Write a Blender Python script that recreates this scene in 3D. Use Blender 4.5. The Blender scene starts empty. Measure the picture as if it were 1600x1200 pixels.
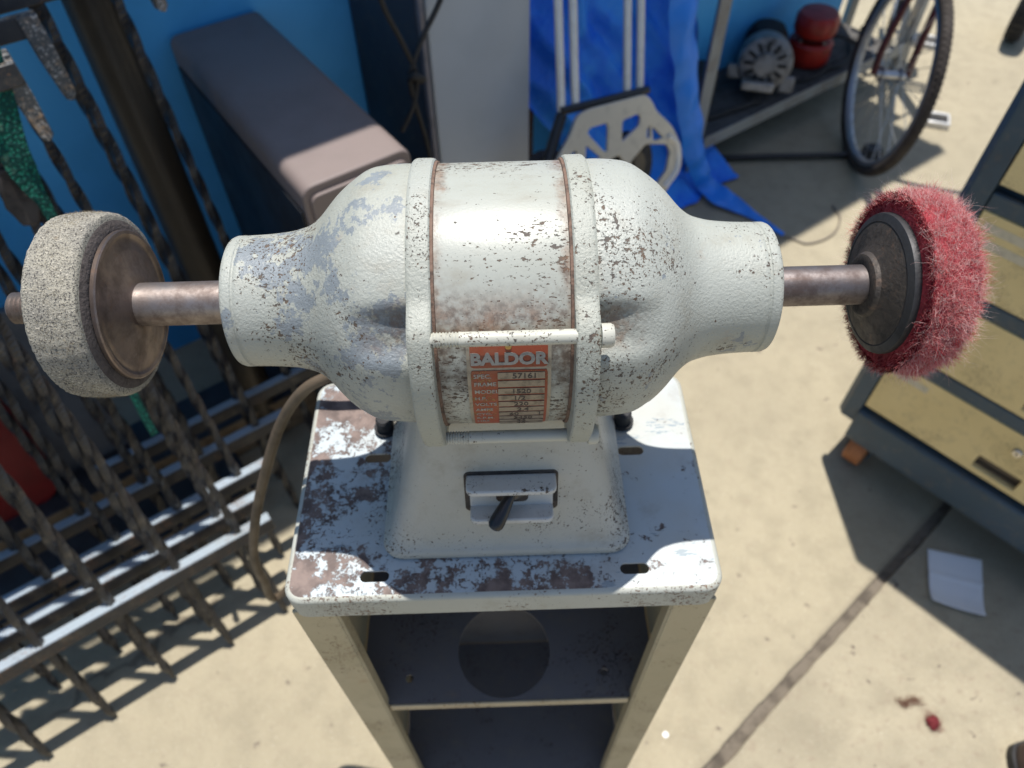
import bpy, math, random
import numpy as np
from mathutils import Vector, Matrix
random.seed(7)
rng = np.random.default_rng(7)
sc = bpy.context.scene
C = sc.collection
R_ = math.radians

# ---------------------------------------------------------------- camera, world, sun, exposure
CAM_H = 1.45
cam_d = bpy.data.cameras.new('camera'); cam = bpy.data.objects.new('camera', cam_d); C.objects.link(cam)
cam_rot = np.array([[0.99953308, 0.02913721, -0.00920053],
                    [-0.0285448, 0.78300789, -0.62135645],
                    [-0.01090051, 0.62132895, 0.783474]])
cam.matrix_world = Matrix(cam_rot.tolist()).to_4x4()
cam.location = (0, 0, CAM_H)
cam_d.sensor_fit = 'HORIZONTAL'; cam_d.sensor_width = 36.0
cam_d.lens = 36.0 * 1150 / 1600
cam_d.clip_start = 0.02; cam_d.clip_end = 600
cam_d.dof.use_dof = True; cam_d.dof.focus_distance = 0.40; cam_d.dof.aperture_fstop = 8.0
sc.camera = cam

SUN_T = 0.21                                   # horizontal run of a shadow per metre of height
world = bpy.data.worlds.new('World'); sc.world = world; world.use_nodes = True
wn = world.node_tree; bg = wn.nodes['Background']
sky = wn.nodes.new('ShaderNodeTexSky'); sky.sky_type = 'NISHITA'; sky.sun_disc = False
sky.sun_elevation = math.atan(1 / SUN_T); sky.sun_rotation = 0.0
wn.links.new(sky.outputs[0], bg.inputs[0]); bg.inputs[1].default_value = 0.115
sun_d = bpy.data.lights.new('sun', 'SUN'); sun_d.energy = 5.0; sun_d.angle = R_(0.53); sun_d.color = (1.0, 0.955, 0.89)
sun = bpy.data.objects.new('sun', sun_d); C.objects.link(sun)
sun.rotation_euler = (-math.atan(SUN_T), 0, 0); sun.location = (0, 2, 8)
sc.view_settings.view_transform = 'Standard'; sc.view_settings.look = 'None'
sc.view_settings.exposure = 0.30; sc.view_settings.gamma = 1.0; sc.view_settings.use_curve_mapping = False
sc.render.engine = 'CYCLES'
sc.cycles.max_bounces = 8

# ---------------------------------------------------------------- helpers: frames
WD = np.array([0.83035, 0.55724, 0.0])          # along the house wall
WN = np.array([0.55724, -0.83035, 0.0])         # out from the wall
P0 = np.array([0.83, 1.687, 0.0])
UZ = np.array([0, 0, 1.0])
def wp(s, q, z=0.0):                            # s along the wall, q towards the wall, z up
    return P0 + WD * s - WN * q + UZ * z
def ray(px, py):
    v = np.array([px - 800.0, -(py - 600.0), -1150.0]); v /= np.linalg.norm(v)
    return cam_rot @ v
CAMP = np.array([0, 0, CAM_H])
class Frame:                                    # a plane standing in the yard: origin, two axes, normal
    def __init__(self, o, e1, e2):
        self.o = np.array(o, float); self.e1 = np.array(e1, float); self.e2 = np.array(e2, float)
        self.n = np.cross(self.e1, self.e2); self.n /= np.linalg.norm(self.n)
    def hit(self, px, py):
        r = ray(px, py); t = (self.o - CAMP).dot(self.n) / r.dot(self.n)
        d = CAMP + r * t - self.o
        return d.dot(self.e1), d.dot(self.e2)
    def p(self, a, b, c=0.0):
        return self.o + self.e1 * a + self.e2 * b + self.n * c
def lean_frame(q, deg):                         # plane parallel to the wall, foot at q, leaning back by deg
    a = R_(deg)
    return Frame(wp(0, q), WD, -WN * math.sin(a) + UZ * math.cos(a))
def ground(px, py, z=0.0):
    r = ray(px, py); return CAMP + r * ((z - CAM_H) / r[2])

# ---------------------------------------------------------------- helpers: mesh
class MB:
    def __init__(self): self.v = []; self.f = []
    def add(self, vs, fs):
        o = len(self.v); self.v += [tuple(map(float, p)) for p in vs]; self.f += [tuple(i + o for i in f) for f in fs]; return self
    def box(self, c, size, ax=None):
        c = np.array(c, float); ax = ax or (np.array([1, 0, 0.]), np.array([0, 1., 0]), np.array([0, 0, 1.]))
        h = [np.array(a) * s / 2 for a, s in zip(ax, size)]
        vs = [c + h[0] * x + h[1] * y + h[2] * z for z in (-1, 1) for y in (-1, 1) for x in (-1, 1)]
        return self.add(vs, [(0, 2, 3, 1), (4, 5, 7, 6), (0, 1, 5, 4), (2, 6, 7, 3), (0, 4, 6, 2), (1, 3, 7, 5)])
    def tube(self, pts, r, n=12, caps=True, closed=False):
        pts = [np.array(p, float) for p in pts]; m = len(pts); vs = []; fs = []
        rs = r if hasattr(r, '__len__') else [r] * m
        up = None
        for i, p in enumerate(pts):
            if closed: t = pts[(i + 1) % m] - pts[i - 1]
            else: t = pts[min(i + 1, m - 1)] - pts[max(i - 1, 0)]
            t = t / (np.linalg.norm(t) + 1e-12)
            if up is None:
                up = np.array([0, 0, 1.]) if abs(t[2]) < .9 else np.array([1., 0, 0])
            a = up - t * up.dot(t); a /= np.linalg.norm(a); up = a; b = np.cross(t, a)
            for k in range(n):
                w = 2 * math.pi * k / n
                vs.append(p + (a * math.cos(w) + b * math.sin(w)) * rs[i])
        for i in range(m if closed else m - 1):
            j = (i + 1) % m
            for k in range(n):
                l = (k + 1) % n; fs.append((i * n + k, i * n + l, j * n + l, j * n + k))
        if caps and not closed:
            fs.append(tuple(range(n - 1, -1, -1))); fs.append(tuple((m - 1) * n + k for k in range(n)))
        return self.add(vs, fs)
    def lathe(self, prof, o, ax, n=48, caps=True):   # prof: (along axis, radius)
        o = np.array(o, float); ax = np.array(ax, float); ax /= np.linalg.norm(ax)
        up = np.array([0, 0, 1.]) if abs(ax[2]) < .9 else np.array([0, 1., 0])
        a = up - ax * up.dot(ax); a /= np.linalg.norm(a); b = np.cross(ax, a)
        vs = []; fs = []; m = len(prof)
        for t, r in prof:
            for k in range(n):
                w = 2 * math.pi * k / n; vs.append(o + ax * t + (a * math.cos(w) + b * math.sin(w)) * r)
        for i in range(m - 1):
            for k in range(n):
                l = (k + 1) % n; fs.append((i * n + k, i * n + l, (i + 1) * n + l, (i + 1) * n + k))
        if caps:
            fs.append(tuple(range(n - 1, -1, -1))); fs.append(tuple((m - 1) * n + k for k in range(n)))
        return self.add(vs, fs)
    def loft(self, rings, caps=True):
        n = len(rings[0]); vs = [p for r in rings for p in r]; fs = []
        for i in range(len(rings) - 1):
            for k in range(n):
                l = (k + 1) % n; fs.append((i * n + k, i * n + l, (i + 1) * n + l, (i + 1) * n + k))
        if caps:
            fs.append(tuple(range(n - 1, -1, -1))); fs.append(tuple((len(rings) - 1) * n + k for k in range(n)))
        return self.add(vs, fs)
    def prism(self, fr, poly, c0, c1):
        r0 = [fr.p(a, b, c0) for a, b in poly]; r1 = [fr.p(a, b, c1) for a, b in poly]
        return self.loft([r0, r1])
    def grid(self, fn, nu, nv, wrap=False):
        vs = [fn(i / nu, j / nv) for j in range(nv + 1) for i in range(nu + 1)]
        fs = [(j * (nu + 1) + i, j * (nu + 1) + i + 1, (j + 1) * (nu + 1) + i + 1, (j + 1) * (nu + 1) + i) for j in range(nv) for i in range(nu)]
        return self.add(vs, fs)
    def mesh(self, name, mt=None, smooth=35):
        me = bpy.data.meshes.new(name); me.from_pydata(self.v, [], self.f); me.update()
        import bmesh as _b
        bm = _b.new(); bm.from_mesh(me); _b.ops.recalc_face_normals(bm, faces=bm.faces); bm.to_mesh(me); bm.free()
        if smooth:
            me.shade_smooth(); me.set_sharp_from_angle(angle=R_(smooth))
        if mt: me.materials.append(mt)
        return me
    def obj(self, name, mt, parent=None, bevel=0, smooth=35, thick=0):
        o = bpy.data.objects.new(name, self.mesh(name, mt, smooth)); C.objects.link(o)
        if parent: attach(o, parent)
        if thick:
            m = o.modifiers.new('thick', 'SOLIDIFY'); m.thickness = thick; m.offset = 0
        if bevel:
            m = o.modifiers.new('bevel', 'BEVEL'); m.width = bevel; m.segments = 2; m.limit_method = 'ANGLE'; m.angle_limit = R_(40)
            m.harden_normals = False
        return o
def attach(o, parent):
    o.parent = parent
    o.matrix_parent_inverse = Matrix.Translation([-c for c in abs_loc(parent)])
def abs_loc(o):
    l = Vector((0, 0, 0))
    while o is not None and o.type == 'EMPTY':
        l += o.location; o = o.parent
    return l
def thing(name, label, cat, loc, group=None):
    o = bpy.data.objects.new(name, None); C.objects.link(o); o.location = [float(x) for x in loc]
    o.empty_display_size = 0.05
    return tag(o, label, cat, group)
def tag(o, label, cat, group=None):
    o['label'] = label; o['category'] = cat
    if group: o['group'] = group
    return o
def struct(o): o['kind'] = 'structure'; return o
def stuff(o): o['kind'] = 'stuff'; return o

def plate(name, outer, holes, fr, t, mt, parent=None, bevel=0.0005):
    """flat sheet with real holes, built by filling a 2D outline and lifting it into the frame"""
    cu = bpy.data.curves.new('outline', 'CURVE'); cu.dimensions = '2D'; cu.fill_mode = 'BOTH'; cu.extrude = t / 2; cu.bevel_depth = bevel; cu.bevel_resolution = 1
    for lp in [outer] + holes:
        sp = cu.splines.new('POLY'); sp.points.add(len(lp) - 1); sp.use_cyclic_u = True
        for q, (a, b) in zip(sp.points, lp): q.co = (a, b, 0, 1)
    tmp = bpy.data.objects.new('tmp', cu); C.objects.link(tmp)
    me = bpy.data.meshes.new_from_object(tmp.evaluated_get(bpy.context.evaluated_depsgraph_get()))
    bpy.data.objects.remove(tmp)
    for v in me.vertices: v.co = fr.p(v.co.x, v.co.y, v.co.z)
    me.materials.clear(); me.materials.append(mt); me.name = name
    me.shade_smooth(); me.set_sharp_from_angle(angle=R_(35))
    o = bpy.data.objects.new(name, me); C.objects.link(o)
    if parent: attach(o, parent)
    return o
def rrect(x0, y0, x1, y1, r, n=6):
    out = []
    for cx, cy, a0 in ((x1 - r, y1 - r, 0), (x0 + r, y1 - r, 90), (x0 + r, y0 + r, 180), (x1 - r, y0 + r, 270)):
        for k in range(n + 1):
            a = R_(a0 + 90 * k / n); out.append((cx + r * math.cos(a), cy + r * math.sin(a)))
    return out
def circ(cx, cy, r, n=40): return [(cx + r * math.cos(2 * math.pi * k / n), cy + r * math.sin(2 * math.pi * k / n)) for k in range(n)]
def round_poly(pts, r, n=5):
    out = []; m = len(pts)
    for i in range(m):
        a, b, c = np.array(pts[i - 1]), np.array(pts[i]), np.array(pts[(i + 1) % m])
        u = a - b; v = c - b; lu, lv = np.linalg.norm(u), np.linalg.norm(v); rr = min(r, lu * .45, lv * .45)
        p, q = b + u / lu * rr, b + v / lv * rr
        for k in range(n + 1):
            t = k / n; out.append(tuple((1 - t) ** 2 * p + 2 * t * (1 - t) * b + t * t * q))
    return out
def bez(pts, n=10):                             # smooth curve through points (Catmull-Rom)
    P = [np.array(p, float) for p in pts]; P = [2 * P[0] - P[1]] + P + [2 * P[-1] - P[-2]]; out = []
    for i in range(1, len(P) - 2):
        for k in range(n):
            t = k / n; a, b, c, d = P[i - 1:i + 3]
            out.append(.5 * (2 * b + (c - a) * t + (2 * a - 5 * b + 4 * c - d) * t * t + (3 * b - a - 3 * c + d) * t ** 3))
    out.append(P[-2]); return out

# ---------------------------------------------------------------- helpers: materials
class Mat:
    def __init__(self, name):
        self.m = bpy.data.materials.new(name); self.m.use_nodes = True; self.t = self.m.node_tree
        self.b = self.t.nodes['Principled BSDF']; self.tc = self.t.nodes.new('ShaderNodeTexCoord')
        self.co = self.tc.outputs['Object']
    def N(self, ty): return self.t.nodes.new(ty)
    def L(self, a, b): self.t.links.new(a, b)
    def scaled(self, v, rot=(0, 0, 0), loc=(0, 0, 0)):
        n = self.N('ShaderNodeMapping'); n.inputs['Scale'].default_value = v; n.inputs['Rotation'].default_value = rot; n.inputs['Location'].default_value = loc
        self.L(self.co, n.inputs[0]); return n.outputs[0]
    def noise(self, s, d=4, r=.55, co=None, dist=0):
        n = self.N('ShaderNodeTexNoise'); n.inputs['Scale'].default_value = s; n.inputs['Detail'].default_value = d
        n.inputs['Roughness'].default_value = r; n.inputs['Distortion'].default_value = dist
        self.L(co or self.co, n.inputs['Vector']); return n.outputs[0]
    def voro(self, s, co=None, rand=1.0):
        n = self.N('ShaderNodeTexVoronoi'); n.inputs['Scale'].default_value = s; n.inputs['Randomness'].default_value = rand
        self.L(co or self.co, n.inputs['Vector']); return n
    def step(self, f, lo, hi, a=0., b=1.):
        n = self.N('ShaderNodeMapRange'); n.interpolation_type = 'SMOOTHSTEP'
        for k, v in zip((1, 2, 3, 4), (lo, hi, a, b)): n.inputs[k].default_value = v
        self.L(f, n.inputs[0]); return n.outputs[0]
    def math(self, op, a, b=0.):
        n = self.N('ShaderNodeMath'); n.operation = op
        for i, x in enumerate((a, b)):
            if isinstance(x, (int, float)): n.inputs[i].default_value = x
            else: self.L(x, n.inputs[i])
        return n.outputs[0]
    def mix(self, f, a, b):
        n = self.N('ShaderNodeMix'); n.data_type = 'RGBA'
        for i, x in ((0, f), (6, a), (7, b)):
            if isinstance(x, (int, float)): n.inputs[i].default_value = x
            elif isinstance(x, tuple): n.inputs[i].default_value = (*x, 1) if len(x) == 3 else x
            else: self.L(x, n.inputs[i])
        return n.outputs[2]
    def fmix(self, f, a, b):
        n = self.N('ShaderNodeMix')
        for i, x in ((0, f), (2, a), (3, b)):
            if isinstance(x, (int, float)): n.inputs[i].default_value = x
            else: self.L(x, n.inputs[i])
        return n.outputs[0]
    def xyz(self):
        n = self.N('ShaderNodeSeparateXYZ'); self.L(self.co, n.inputs[0]); return n.outputs
    def bump(self, h, dist=.001, st=1., prev=None):
        n = self.N('ShaderNodeBump'); n.inputs['Distance'].default_value = dist; n.inputs['Strength'].default_value = st
        self.L(h, n.inputs['Height'])
        if prev: self.L(prev, n.inputs['Normal'])
        return n.outputs[0]
    def out(self, col=None, rough=None, metal=None, normal=None, spec=None):
        for k, x in (('Base Color', col), ('Roughness', rough), ('Metallic', metal), ('Normal', normal), ('Specular IOR Level', spec)):
            if x is None: continue
            if isinstance(x, (int, float)): self.b.inputs[k].default_value = x
            elif isinstance(x, tuple): self.b.inputs[k].default_value = (*x, 1)
            else: self.L(x, self.b.inputs[k])
        return self.m

def simple(name, col, rough=.5, metal=0., var=.25, scale=30, bump=.0, bscale=300, spec=.5, col2=None, lo=.45, hi=.7):
    M = Mat(name); n = M.noise(scale, 5, .6)
    dark = col2 or tuple(c * (1 - var) for c in col)
    c = M.mix(M.step(n, lo, hi), col, dark)
    nm = M.bump(M.noise(bscale, 3), .001, bump) if bump else None
    r = M.fmix(M.step(n, .3, .7), rough * .9, min(1, rough * 1.15))
    return M.out(c, r, metal, nm, spec)

def worn_paint(name, base, wear, bare=(.085, .072, .062), rust=(.125, .085, .058), under=None, gloss=.42, cast=.35, left_wear=0., stretch=(1, 1, 1), big=0., rusty=.5, seed=0., extra=None):
    M = Mat(name); co = M.scaled(stretch, loc=(seed, seed * .7, seed * .3))
    dens = M.step(M.noise(13, 3, .6, co), .38, .66)
    lo = M.noise(6, 4, .6, co)
    col = M.mix(M.step(lo, .3, .75), base, tuple(b * k for b, k in zip(base, (.90, .89, .84))))
    grime = M.noise(38, 6, .7, co)
    col = M.mix(M.math('MULTIPLY', M.step(grime, .5, .78), .38), col, (.22, .18, .12))
    n1 = M.noise(330, 5, .62, co); n2 = M.noise(82, 8, .70, co); n3 = M.noise(760, 2, .5, co)
    m1 = M.step(M.math('ADD', n1, M.math('MULTIPLY', dens, .13)), .735 - wear * .13, .755 - wear * .13)
    m2 = M.step(M.math('ADD', n2, M.math('MULTIPLY', dens, .10)), .775 - wear * .13, .79 - wear * .13)
    m3 = M.step(M.math('ADD', n3, M.math('MULTIPLY', dens, .14)), .775 - wear * .1, .80 - wear * .1)
    mask = M.math('MAXIMUM', M.math('MAXIMUM', m1, m2), m3)
    if under:                                    # an older grey coat showing through in patches
        n4 = M.noise(24, 9, .7, co)
        x = M.xyz()[0]
        u = M.step(M.math('ADD', M.math('ADD', n4, M.math('MULTIPLY', M.noise(260, 4, .7, M.scaled((1, .5, 1))), .22)), M.step(x, .02, -.12, 0., left_wear)), .71, .735)
        col = M.mix(u, col, M.mix(M.noise(120, 4, .6), under, tuple(c * .7 for c in under)))
        nb = M.noise(30, 9, .72, M.scaled(stretch, loc=(3 + seed, 1, 2)))
        mask = M.math('MAXIMUM', mask, M.math('MULTIPLY', M.step(M.math('ADD', nb, M.step(x, -.06, -.17, 0., left_wear)), .66, .69), .8))
    if big:
        n5 = M.noise(16, 10, .72, co)
        mask = M.math('MAXIMUM', mask, M.step(M.math('ADD', n5, M.math('MULTIPLY', M.noise(140, 4, .6, co), .25)), .80 - big, .83 - big))
    bcol = M.mix(M.step(M.noise(90, 4, .6), .35, .65), bare, rust)
    col = M.mix(mask, col, bcol)
    rs = M.math('MULTIPLY', M.step(M.noise(21, 7, .68, M.scaled((1, 1, 1), loc=(9 + seed, 4, 1))), .60, .80), rusty)
    col = M.mix(rs, col, (.30, .15, .065))
    h = M.math('SUBTRACT', M.math('ADD', M.math('MULTIPLY', M.noise(600, 3, .62), cast), M.math('MULTIPLY', M.noise(150, 2, .5), cast * .22)), M.math('MULTIPLY', mask, .25))
    if extra: col = extra(M, col)
    rg = M.fmix(mask, M.fmix(M.step(lo, .3, .7), gloss, gloss * 1.2), .7)
    return M.out(col, rg, 0., M.bump(h, .0012, 1.0), .45)

PAINT = (.372, .388, .354)
def polar(M):                                    # height angle round the motor axis (0 = level, towards the operator) and |x|
    x, y, z = M.xyz()
    th = M.math('ARCTAN2', M.math('SUBTRACT', z, 1.1316), M.math('SUBTRACT', .3225, y))
    return th, M.math('ABSOLUTE', x)
def band(M, v, c, w, soft):
    return M.step(M.math('ABSOLUTE', M.math('SUBTRACT', v, c)), w, w + soft, 1., 0.)
def shell_grime(M, col):
    th, ax = polar(M); n = M.noise(55, 6, .7); f = M.noise(260, 4, .65)
    nn = M.math('ADD', M.math('MULTIPLY', n, .8), M.math('MULTIPLY', f, .45))
    wob = M.math('ADD', th, M.math('MULTIPLY', M.math('SUBTRACT', n, .5), .5))
    rust = M.math('MULTIPLY', band(M, wob, R_(35), R_(4), R_(13)), M.step(nn, .48, .80))
    edge = M.math('MULTIPLY', M.step(M.math('ADD', ax, M.math('MULTIPLY', M.math('SUBTRACT', n, .5), .02)), .0265, .0345), M.step(nn, .42, .8))
    col = M.mix(M.math('MULTIPLY', M.math('MAXIMUM', rust, M.math('MULTIPLY', edge, .9)), .85), col, M.mix(M.step(f, .4, .6), (.23, .115, .06), (.12, .07, .045)))
    under = M.math('MULTIPLY', band(M, wob, R_(17), R_(8), R_(10)), M.step(nn, .50, .74))
    return M.mix(M.math('MULTIPLY', under, .8), col, (.085, .062, .05))
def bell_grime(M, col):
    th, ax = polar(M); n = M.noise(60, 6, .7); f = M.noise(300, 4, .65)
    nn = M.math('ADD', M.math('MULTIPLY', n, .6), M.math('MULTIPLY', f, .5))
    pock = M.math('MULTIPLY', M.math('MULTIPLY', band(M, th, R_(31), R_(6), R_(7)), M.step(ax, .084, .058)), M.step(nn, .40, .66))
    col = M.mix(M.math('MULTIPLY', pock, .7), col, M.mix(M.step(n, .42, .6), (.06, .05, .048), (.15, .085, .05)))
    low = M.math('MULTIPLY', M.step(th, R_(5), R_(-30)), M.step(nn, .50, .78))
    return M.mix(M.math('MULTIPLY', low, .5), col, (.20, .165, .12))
M_SHELL = worn_paint('buffer_paint_shell', PAINT, .36, cast=.06, stretch=(.6, 1.2, 1.2), gloss=.33, rusty=.15, seed=.3, extra=shell_grime)
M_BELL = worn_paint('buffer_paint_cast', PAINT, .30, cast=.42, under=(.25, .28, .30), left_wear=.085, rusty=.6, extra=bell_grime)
M_FLANGE = worn_paint('buffer_paint_flange', PAINT, .31, cast=.5, rusty=.4, seed=1.7)
M_BASE = worn_paint('buffer_paint_base', (.45, .44, .39), .33, cast=.22, gloss=.4, rusty=.15, seed=2.2)
M_TABLE = None
def table_paint():
    M = Mat('pedestal_top_paint'); co = M.co; x, y, z = M.xyz()
    n = M.noise(26, 12, .76, co); f = M.noise(120, 6, .68, co); g = M.noise(300, 3, .6, co); k = M.noise(420, 4, .7, co)
    left = M.step(x, .16, -.16, -.035, .085)
    front = M.step(y, .250, .215, 0, .030)
    cloud = M.math('MULTIPLY', M.step(M.noise(7, 4, .6, M.scaled((1, 1, 1), loc=(2.3, .4, 0))), .35, .7, -.05, .06), 1.)
    v = M.math('ADD', M.math('ADD', M.math('ADD', n, M.math('ADD', left, cloud)), front), M.math('ADD', M.math('MULTIPLY', f, .26), M.math('MULTIPLY', k, .16)))
    big = M.step(v, .755, .795)
    sp = M.step(M.math('ADD', M.math('ADD', M.math('MULTIPLY', f, .6), M.math('MULTIPLY', k, .45)), M.math('ADD', M.math('MULTIPLY', left, .8), cloud)), .63, .665)
    mask = M.math('MAXIMUM', big, sp)
    base = M.mix(M.step(M.noise(8, 4, .6), .35, .7), (.42, .48, .51), (.41, .42, .39))
    base = M.mix(M.math('MULTIPLY', M.step(M.noise(33, 6, .7), .5, .75), .35), base, (.24, .20, .16))
    old = M.mix(M.step(M.noise(30, 9, .72, M.scaled((.45, 1.7, 1))), .60, .625), base, (.24, .29, .32))
    pink = M.mix(M.step(M.noise(60, 6, .65), .38, .62), (.20, .145, .125), (.095, .066, .058))
    h = M.math('SUBTRACT', M.math('MULTIPLY', g, .12), M.math('MULTIPLY', mask, .3))
    return M.out(M.mix(mask, old, pink), M.fmix(mask, .42, .62), 0., M.bump(h, .0008, .8), .5)
M_TABLE = table_paint()
M_CAB = worn_paint('pedestal_paint', (.43, .365, .235), .20, bare=(.2, .14, .09), rust=(.25, .15, .08), cast=.05, gloss=.5, rusty=.55, seed=4)
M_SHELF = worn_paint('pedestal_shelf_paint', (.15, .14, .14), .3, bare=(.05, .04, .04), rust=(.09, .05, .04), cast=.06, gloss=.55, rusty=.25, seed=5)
M_EDGE = worn_paint('shelf_edge_paint', (.46, .38, .25), .4, bare=(.2, .12, .06), rust=(.3, .17, .07), cast=.05, gloss=.5, rusty=.4, seed=6)
def steel(name, a, b, rough=.4, sc_=60, metal=.85, bump=.15):
    M = Mat(name); n = M.noise(sc_, 7, .68); s = M.noise(20, 5, .6, M.scaled((1, 8, 8)))
    c = M.mix(M.step(n, .38, .66), a, b); c = M.mix(M.math('MULTIPLY', M.step(s, .55, .75), .35), c, (.24, .14, .09))
    return M.out(c, M.fmix(M.step(n, .3, .7), rough * .85, rough * 1.3), metal, M.bump(M.noise(420, 3), .0006, bump), .5)
M_SHAFTL = steel('shaft_steel_rusty', (.31, .27, .25), (.17, .135, .12), .48)
M_SHAFTR = steel('shaft_steel_dark', (.22, .195, .19), (.12, .095, .09), .48)
M_WASHER = steel('flange_steel_brown', (.23, .185, .165), (.135, .105, .09), .40)
M_DARKW = steel('flange_steel_black', (.075, .062, .052), (.028, .025, .024), .6, metal=.3, bump=.8)
M_RING = simple('flange_rim_machined', (.045, .045, .048), .55, .45, .3, 90, .2)
M_RUST = simple('rust_seam', (.17, .105, .075), .8, 0, .5, 160, .8, col2=(.07, .05, .04))
M_BOLT = worn_paint('bolt_paint', (.50, .50, .45), .22, cast=.05, rusty=.6, seed=7)
M_BOLTD = worn_paint('bolt_paint_dark', (.30, .31, .31), .9, cast=.05, rusty=.5, seed=8)
M_BLACK = simple('black_plastic', (.014, .014, .016), .3, 0, .2)
M_RUBBER = simple('black_rubber', (.022, .022, .024), .75, 0, .3, 60, .3)
M_CORD = simple('brown_rubber_cord', (.115, .085, .055), .6, 0, .35, 40, .25)

# ---------------------------------------------------------------- setting: concrete yard
def concrete(name, base, blotch, speck, rough_bump):
    M = Mat(name)
    a = M.noise(2.2, 6, .6); b = M.noise(17, 6, .62); c = M.noise(140, 4, .6); d = M.voro(46).outputs['Distance']
    col = M.mix(M.step(a, .32, .70), base, tuple(x * blotch for x in base))
    col = M.mix(M.math('MULTIPLY', M.step(b, .40, .72), .42), col, tuple(x * .60 for x in base))
    col = M.mix(M.math('MULTIPLY', M.step(M.noise(48, 5, .65), .52, .74), .30 * speck), col, (.27, .22, .16))
    col = M.mix(M.math('MULTIPLY', M.step(c, .54, .70), .28), col, tuple(x * .6 for x in base))
    col = M.mix(M.math('MULTIPLY', M.step(M.noise(31, 5, .6), .655, .70), .55 * speck), col, (.13, .10, .08))
    col = M.mix(M.math('MULTIPLY', M.step(M.noise(7.5, 7, .7), .64, .74), .42 * speck), col, (.30, .24, .17))
    col = M.mix(M.math('MULTIPLY', M.step(M.noise(260, 2, .5), .70, .74), .5), col, (.10, .09, .08))
    col = M.mix(M.math('MULTIPLY', M.step(M.noise(520, 3, .6), .56, .70), .35), col, tuple(x * .45 for x in base))
    col = M.mix(M.math('MULTIPLY', M.step(M.noise(360, 2, .5, M.scaled((1, 1, 1), loc=(5, 2, 0))), .66, .72), .6), col, (.72, .68, .58))
    wv = M.N('ShaderNodeTexVoronoi'); wv.feature = 'DISTANCE_TO_EDGE'; wv.inputs['Scale'].default_value = .55
    mp = M.N('ShaderNodeVectorMath'); mp.operation = 'ADD'; nz_ = M.N('ShaderNodeTexNoise'); nz_.inputs['Scale'].default_value = 5; nz_.inputs['Detail'].default_value = 8; M.L(M.co, nz_.inputs[0])
    sc2 = M.N('ShaderNodeVectorMath'); sc2.operation = 'SCALE'; sc2.inputs['Scale'].default_value = .22; M.L(nz_.outputs['Color'], sc2.inputs[0]); M.L(M.co, mp.inputs[0]); M.L(sc2.outputs[0], mp.inputs[1]); M.L(mp.outputs[0], wv.inputs['Vector'])
    crk = M.math('MULTIPLY', M.step(wv.outputs['Distance'], .0010, .0028, 1., 0.), M.step(M.noise(1.3, 3), .52, .60))
    col = M.mix(M.math('MULTIPLY', crk, .5), col, (.10, .08, .06))
    dp = M.N('ShaderNodeVectorMath'); dp.operation = 'DOT_PRODUCT'; M.L(M.co, dp.inputs[0]); dp.inputs[1].default_value = (-.633, .774, 0)
    dj = M.math('ABSOLUTE', M.math('ADD', M.math('SUBTRACT', dp.outputs['Value'], -.633 * .344 + .774 * .268), M.math('MULTIPLY', M.math('SUBTRACT', M.noise(20, 5, .7), .5), .014)))
    col = M.mix(M.math('MULTIPLY', M.step(dj, .004, .019, 1., 0.), .5), col, (.14, .115, .085))
    h = M.math('SUBTRACT', M.math('ADD', M.math('MULTIPLY', c, .5), M.math('MULTIPLY', M.noise(420, 3, .6), .4)), M.math('MULTIPLY', crk, .8))
    return M.out(col, .85, 0., M.bump(h, .002, rough_bump), .3)
M_CONC = concrete('concrete_smooth', (.370, .324, .228), .88, 1.4, .8)
M_CONC2 = concrete('concrete_rough', (.375, .330, .236), .76, 3.2, 1.3)
M_DIRT = simple('joint_dirt', (.15, .125, .095), .95, 0, .6, 26, .8, 120, col2=(.07, .058, .045), lo=.40, hi=.70)
g = MB().add([(-250, -250, -.0065), (250, -250, -.0065), (250, 250, -.0065), (-250, 250, -.0065)], [(0, 1, 2, 3)]).obj('ground', M_DIRT); struct(g)
JA, JB = np.array([.344, .268, 0]), np.array([.97, .78, 0]); JD = (JB - JA) / np.linalg.norm(JB - JA); JN = np.array([-JD[1], JD[0], 0])
def slab(side, mt):
    t = np.linspace(-30, 30, 400); t = np.concatenate([t[t < -1.2], np.linspace(-1.2, 2.6, 260), t[t > 2.6]])
    jit = np.cumsum(rng.normal(0, .0011, len(t))); jit -= np.linspace(jit[0], jit[-1], len(t)); jit += rng.normal(0, .0012, len(t))
    m = MB(); top = [JA + JD * a + JN * side * (.0058 + .5 * abs(j)) for a, j in zip(t, jit)]
    mid = [JA + JD * a + JN * side * (.0042 + .5 * abs(j)) - UZ * .0035 for a, j in zip(t, jit)]
    low = [p * 1.0 - UZ * .02 - JN * side * .0 for p in mid]
    far = [JA + JD * a + JN * side * 60 for a in (t[0], t[-1])]
    n = len(t); m.v = [tuple(p) for p in top] + [tuple(p) for p in mid] + [tuple(p) for p in low] + [tuple(p) for p in far]
    for i in range(n - 1):
        m.f.append((i, i + 1, n + i + 1, n + i)); m.f.append((n + i, n + i + 1, 2 * n + i + 1, 2 * n + i))
    m.f.append(tuple(range(n)) + (3 * n + 1, 3 * n))
    o = m.obj('slab', mt, g, smooth=0)
    return o
slab(1, M_CONC); slab(-1, M_CONC2)

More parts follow.
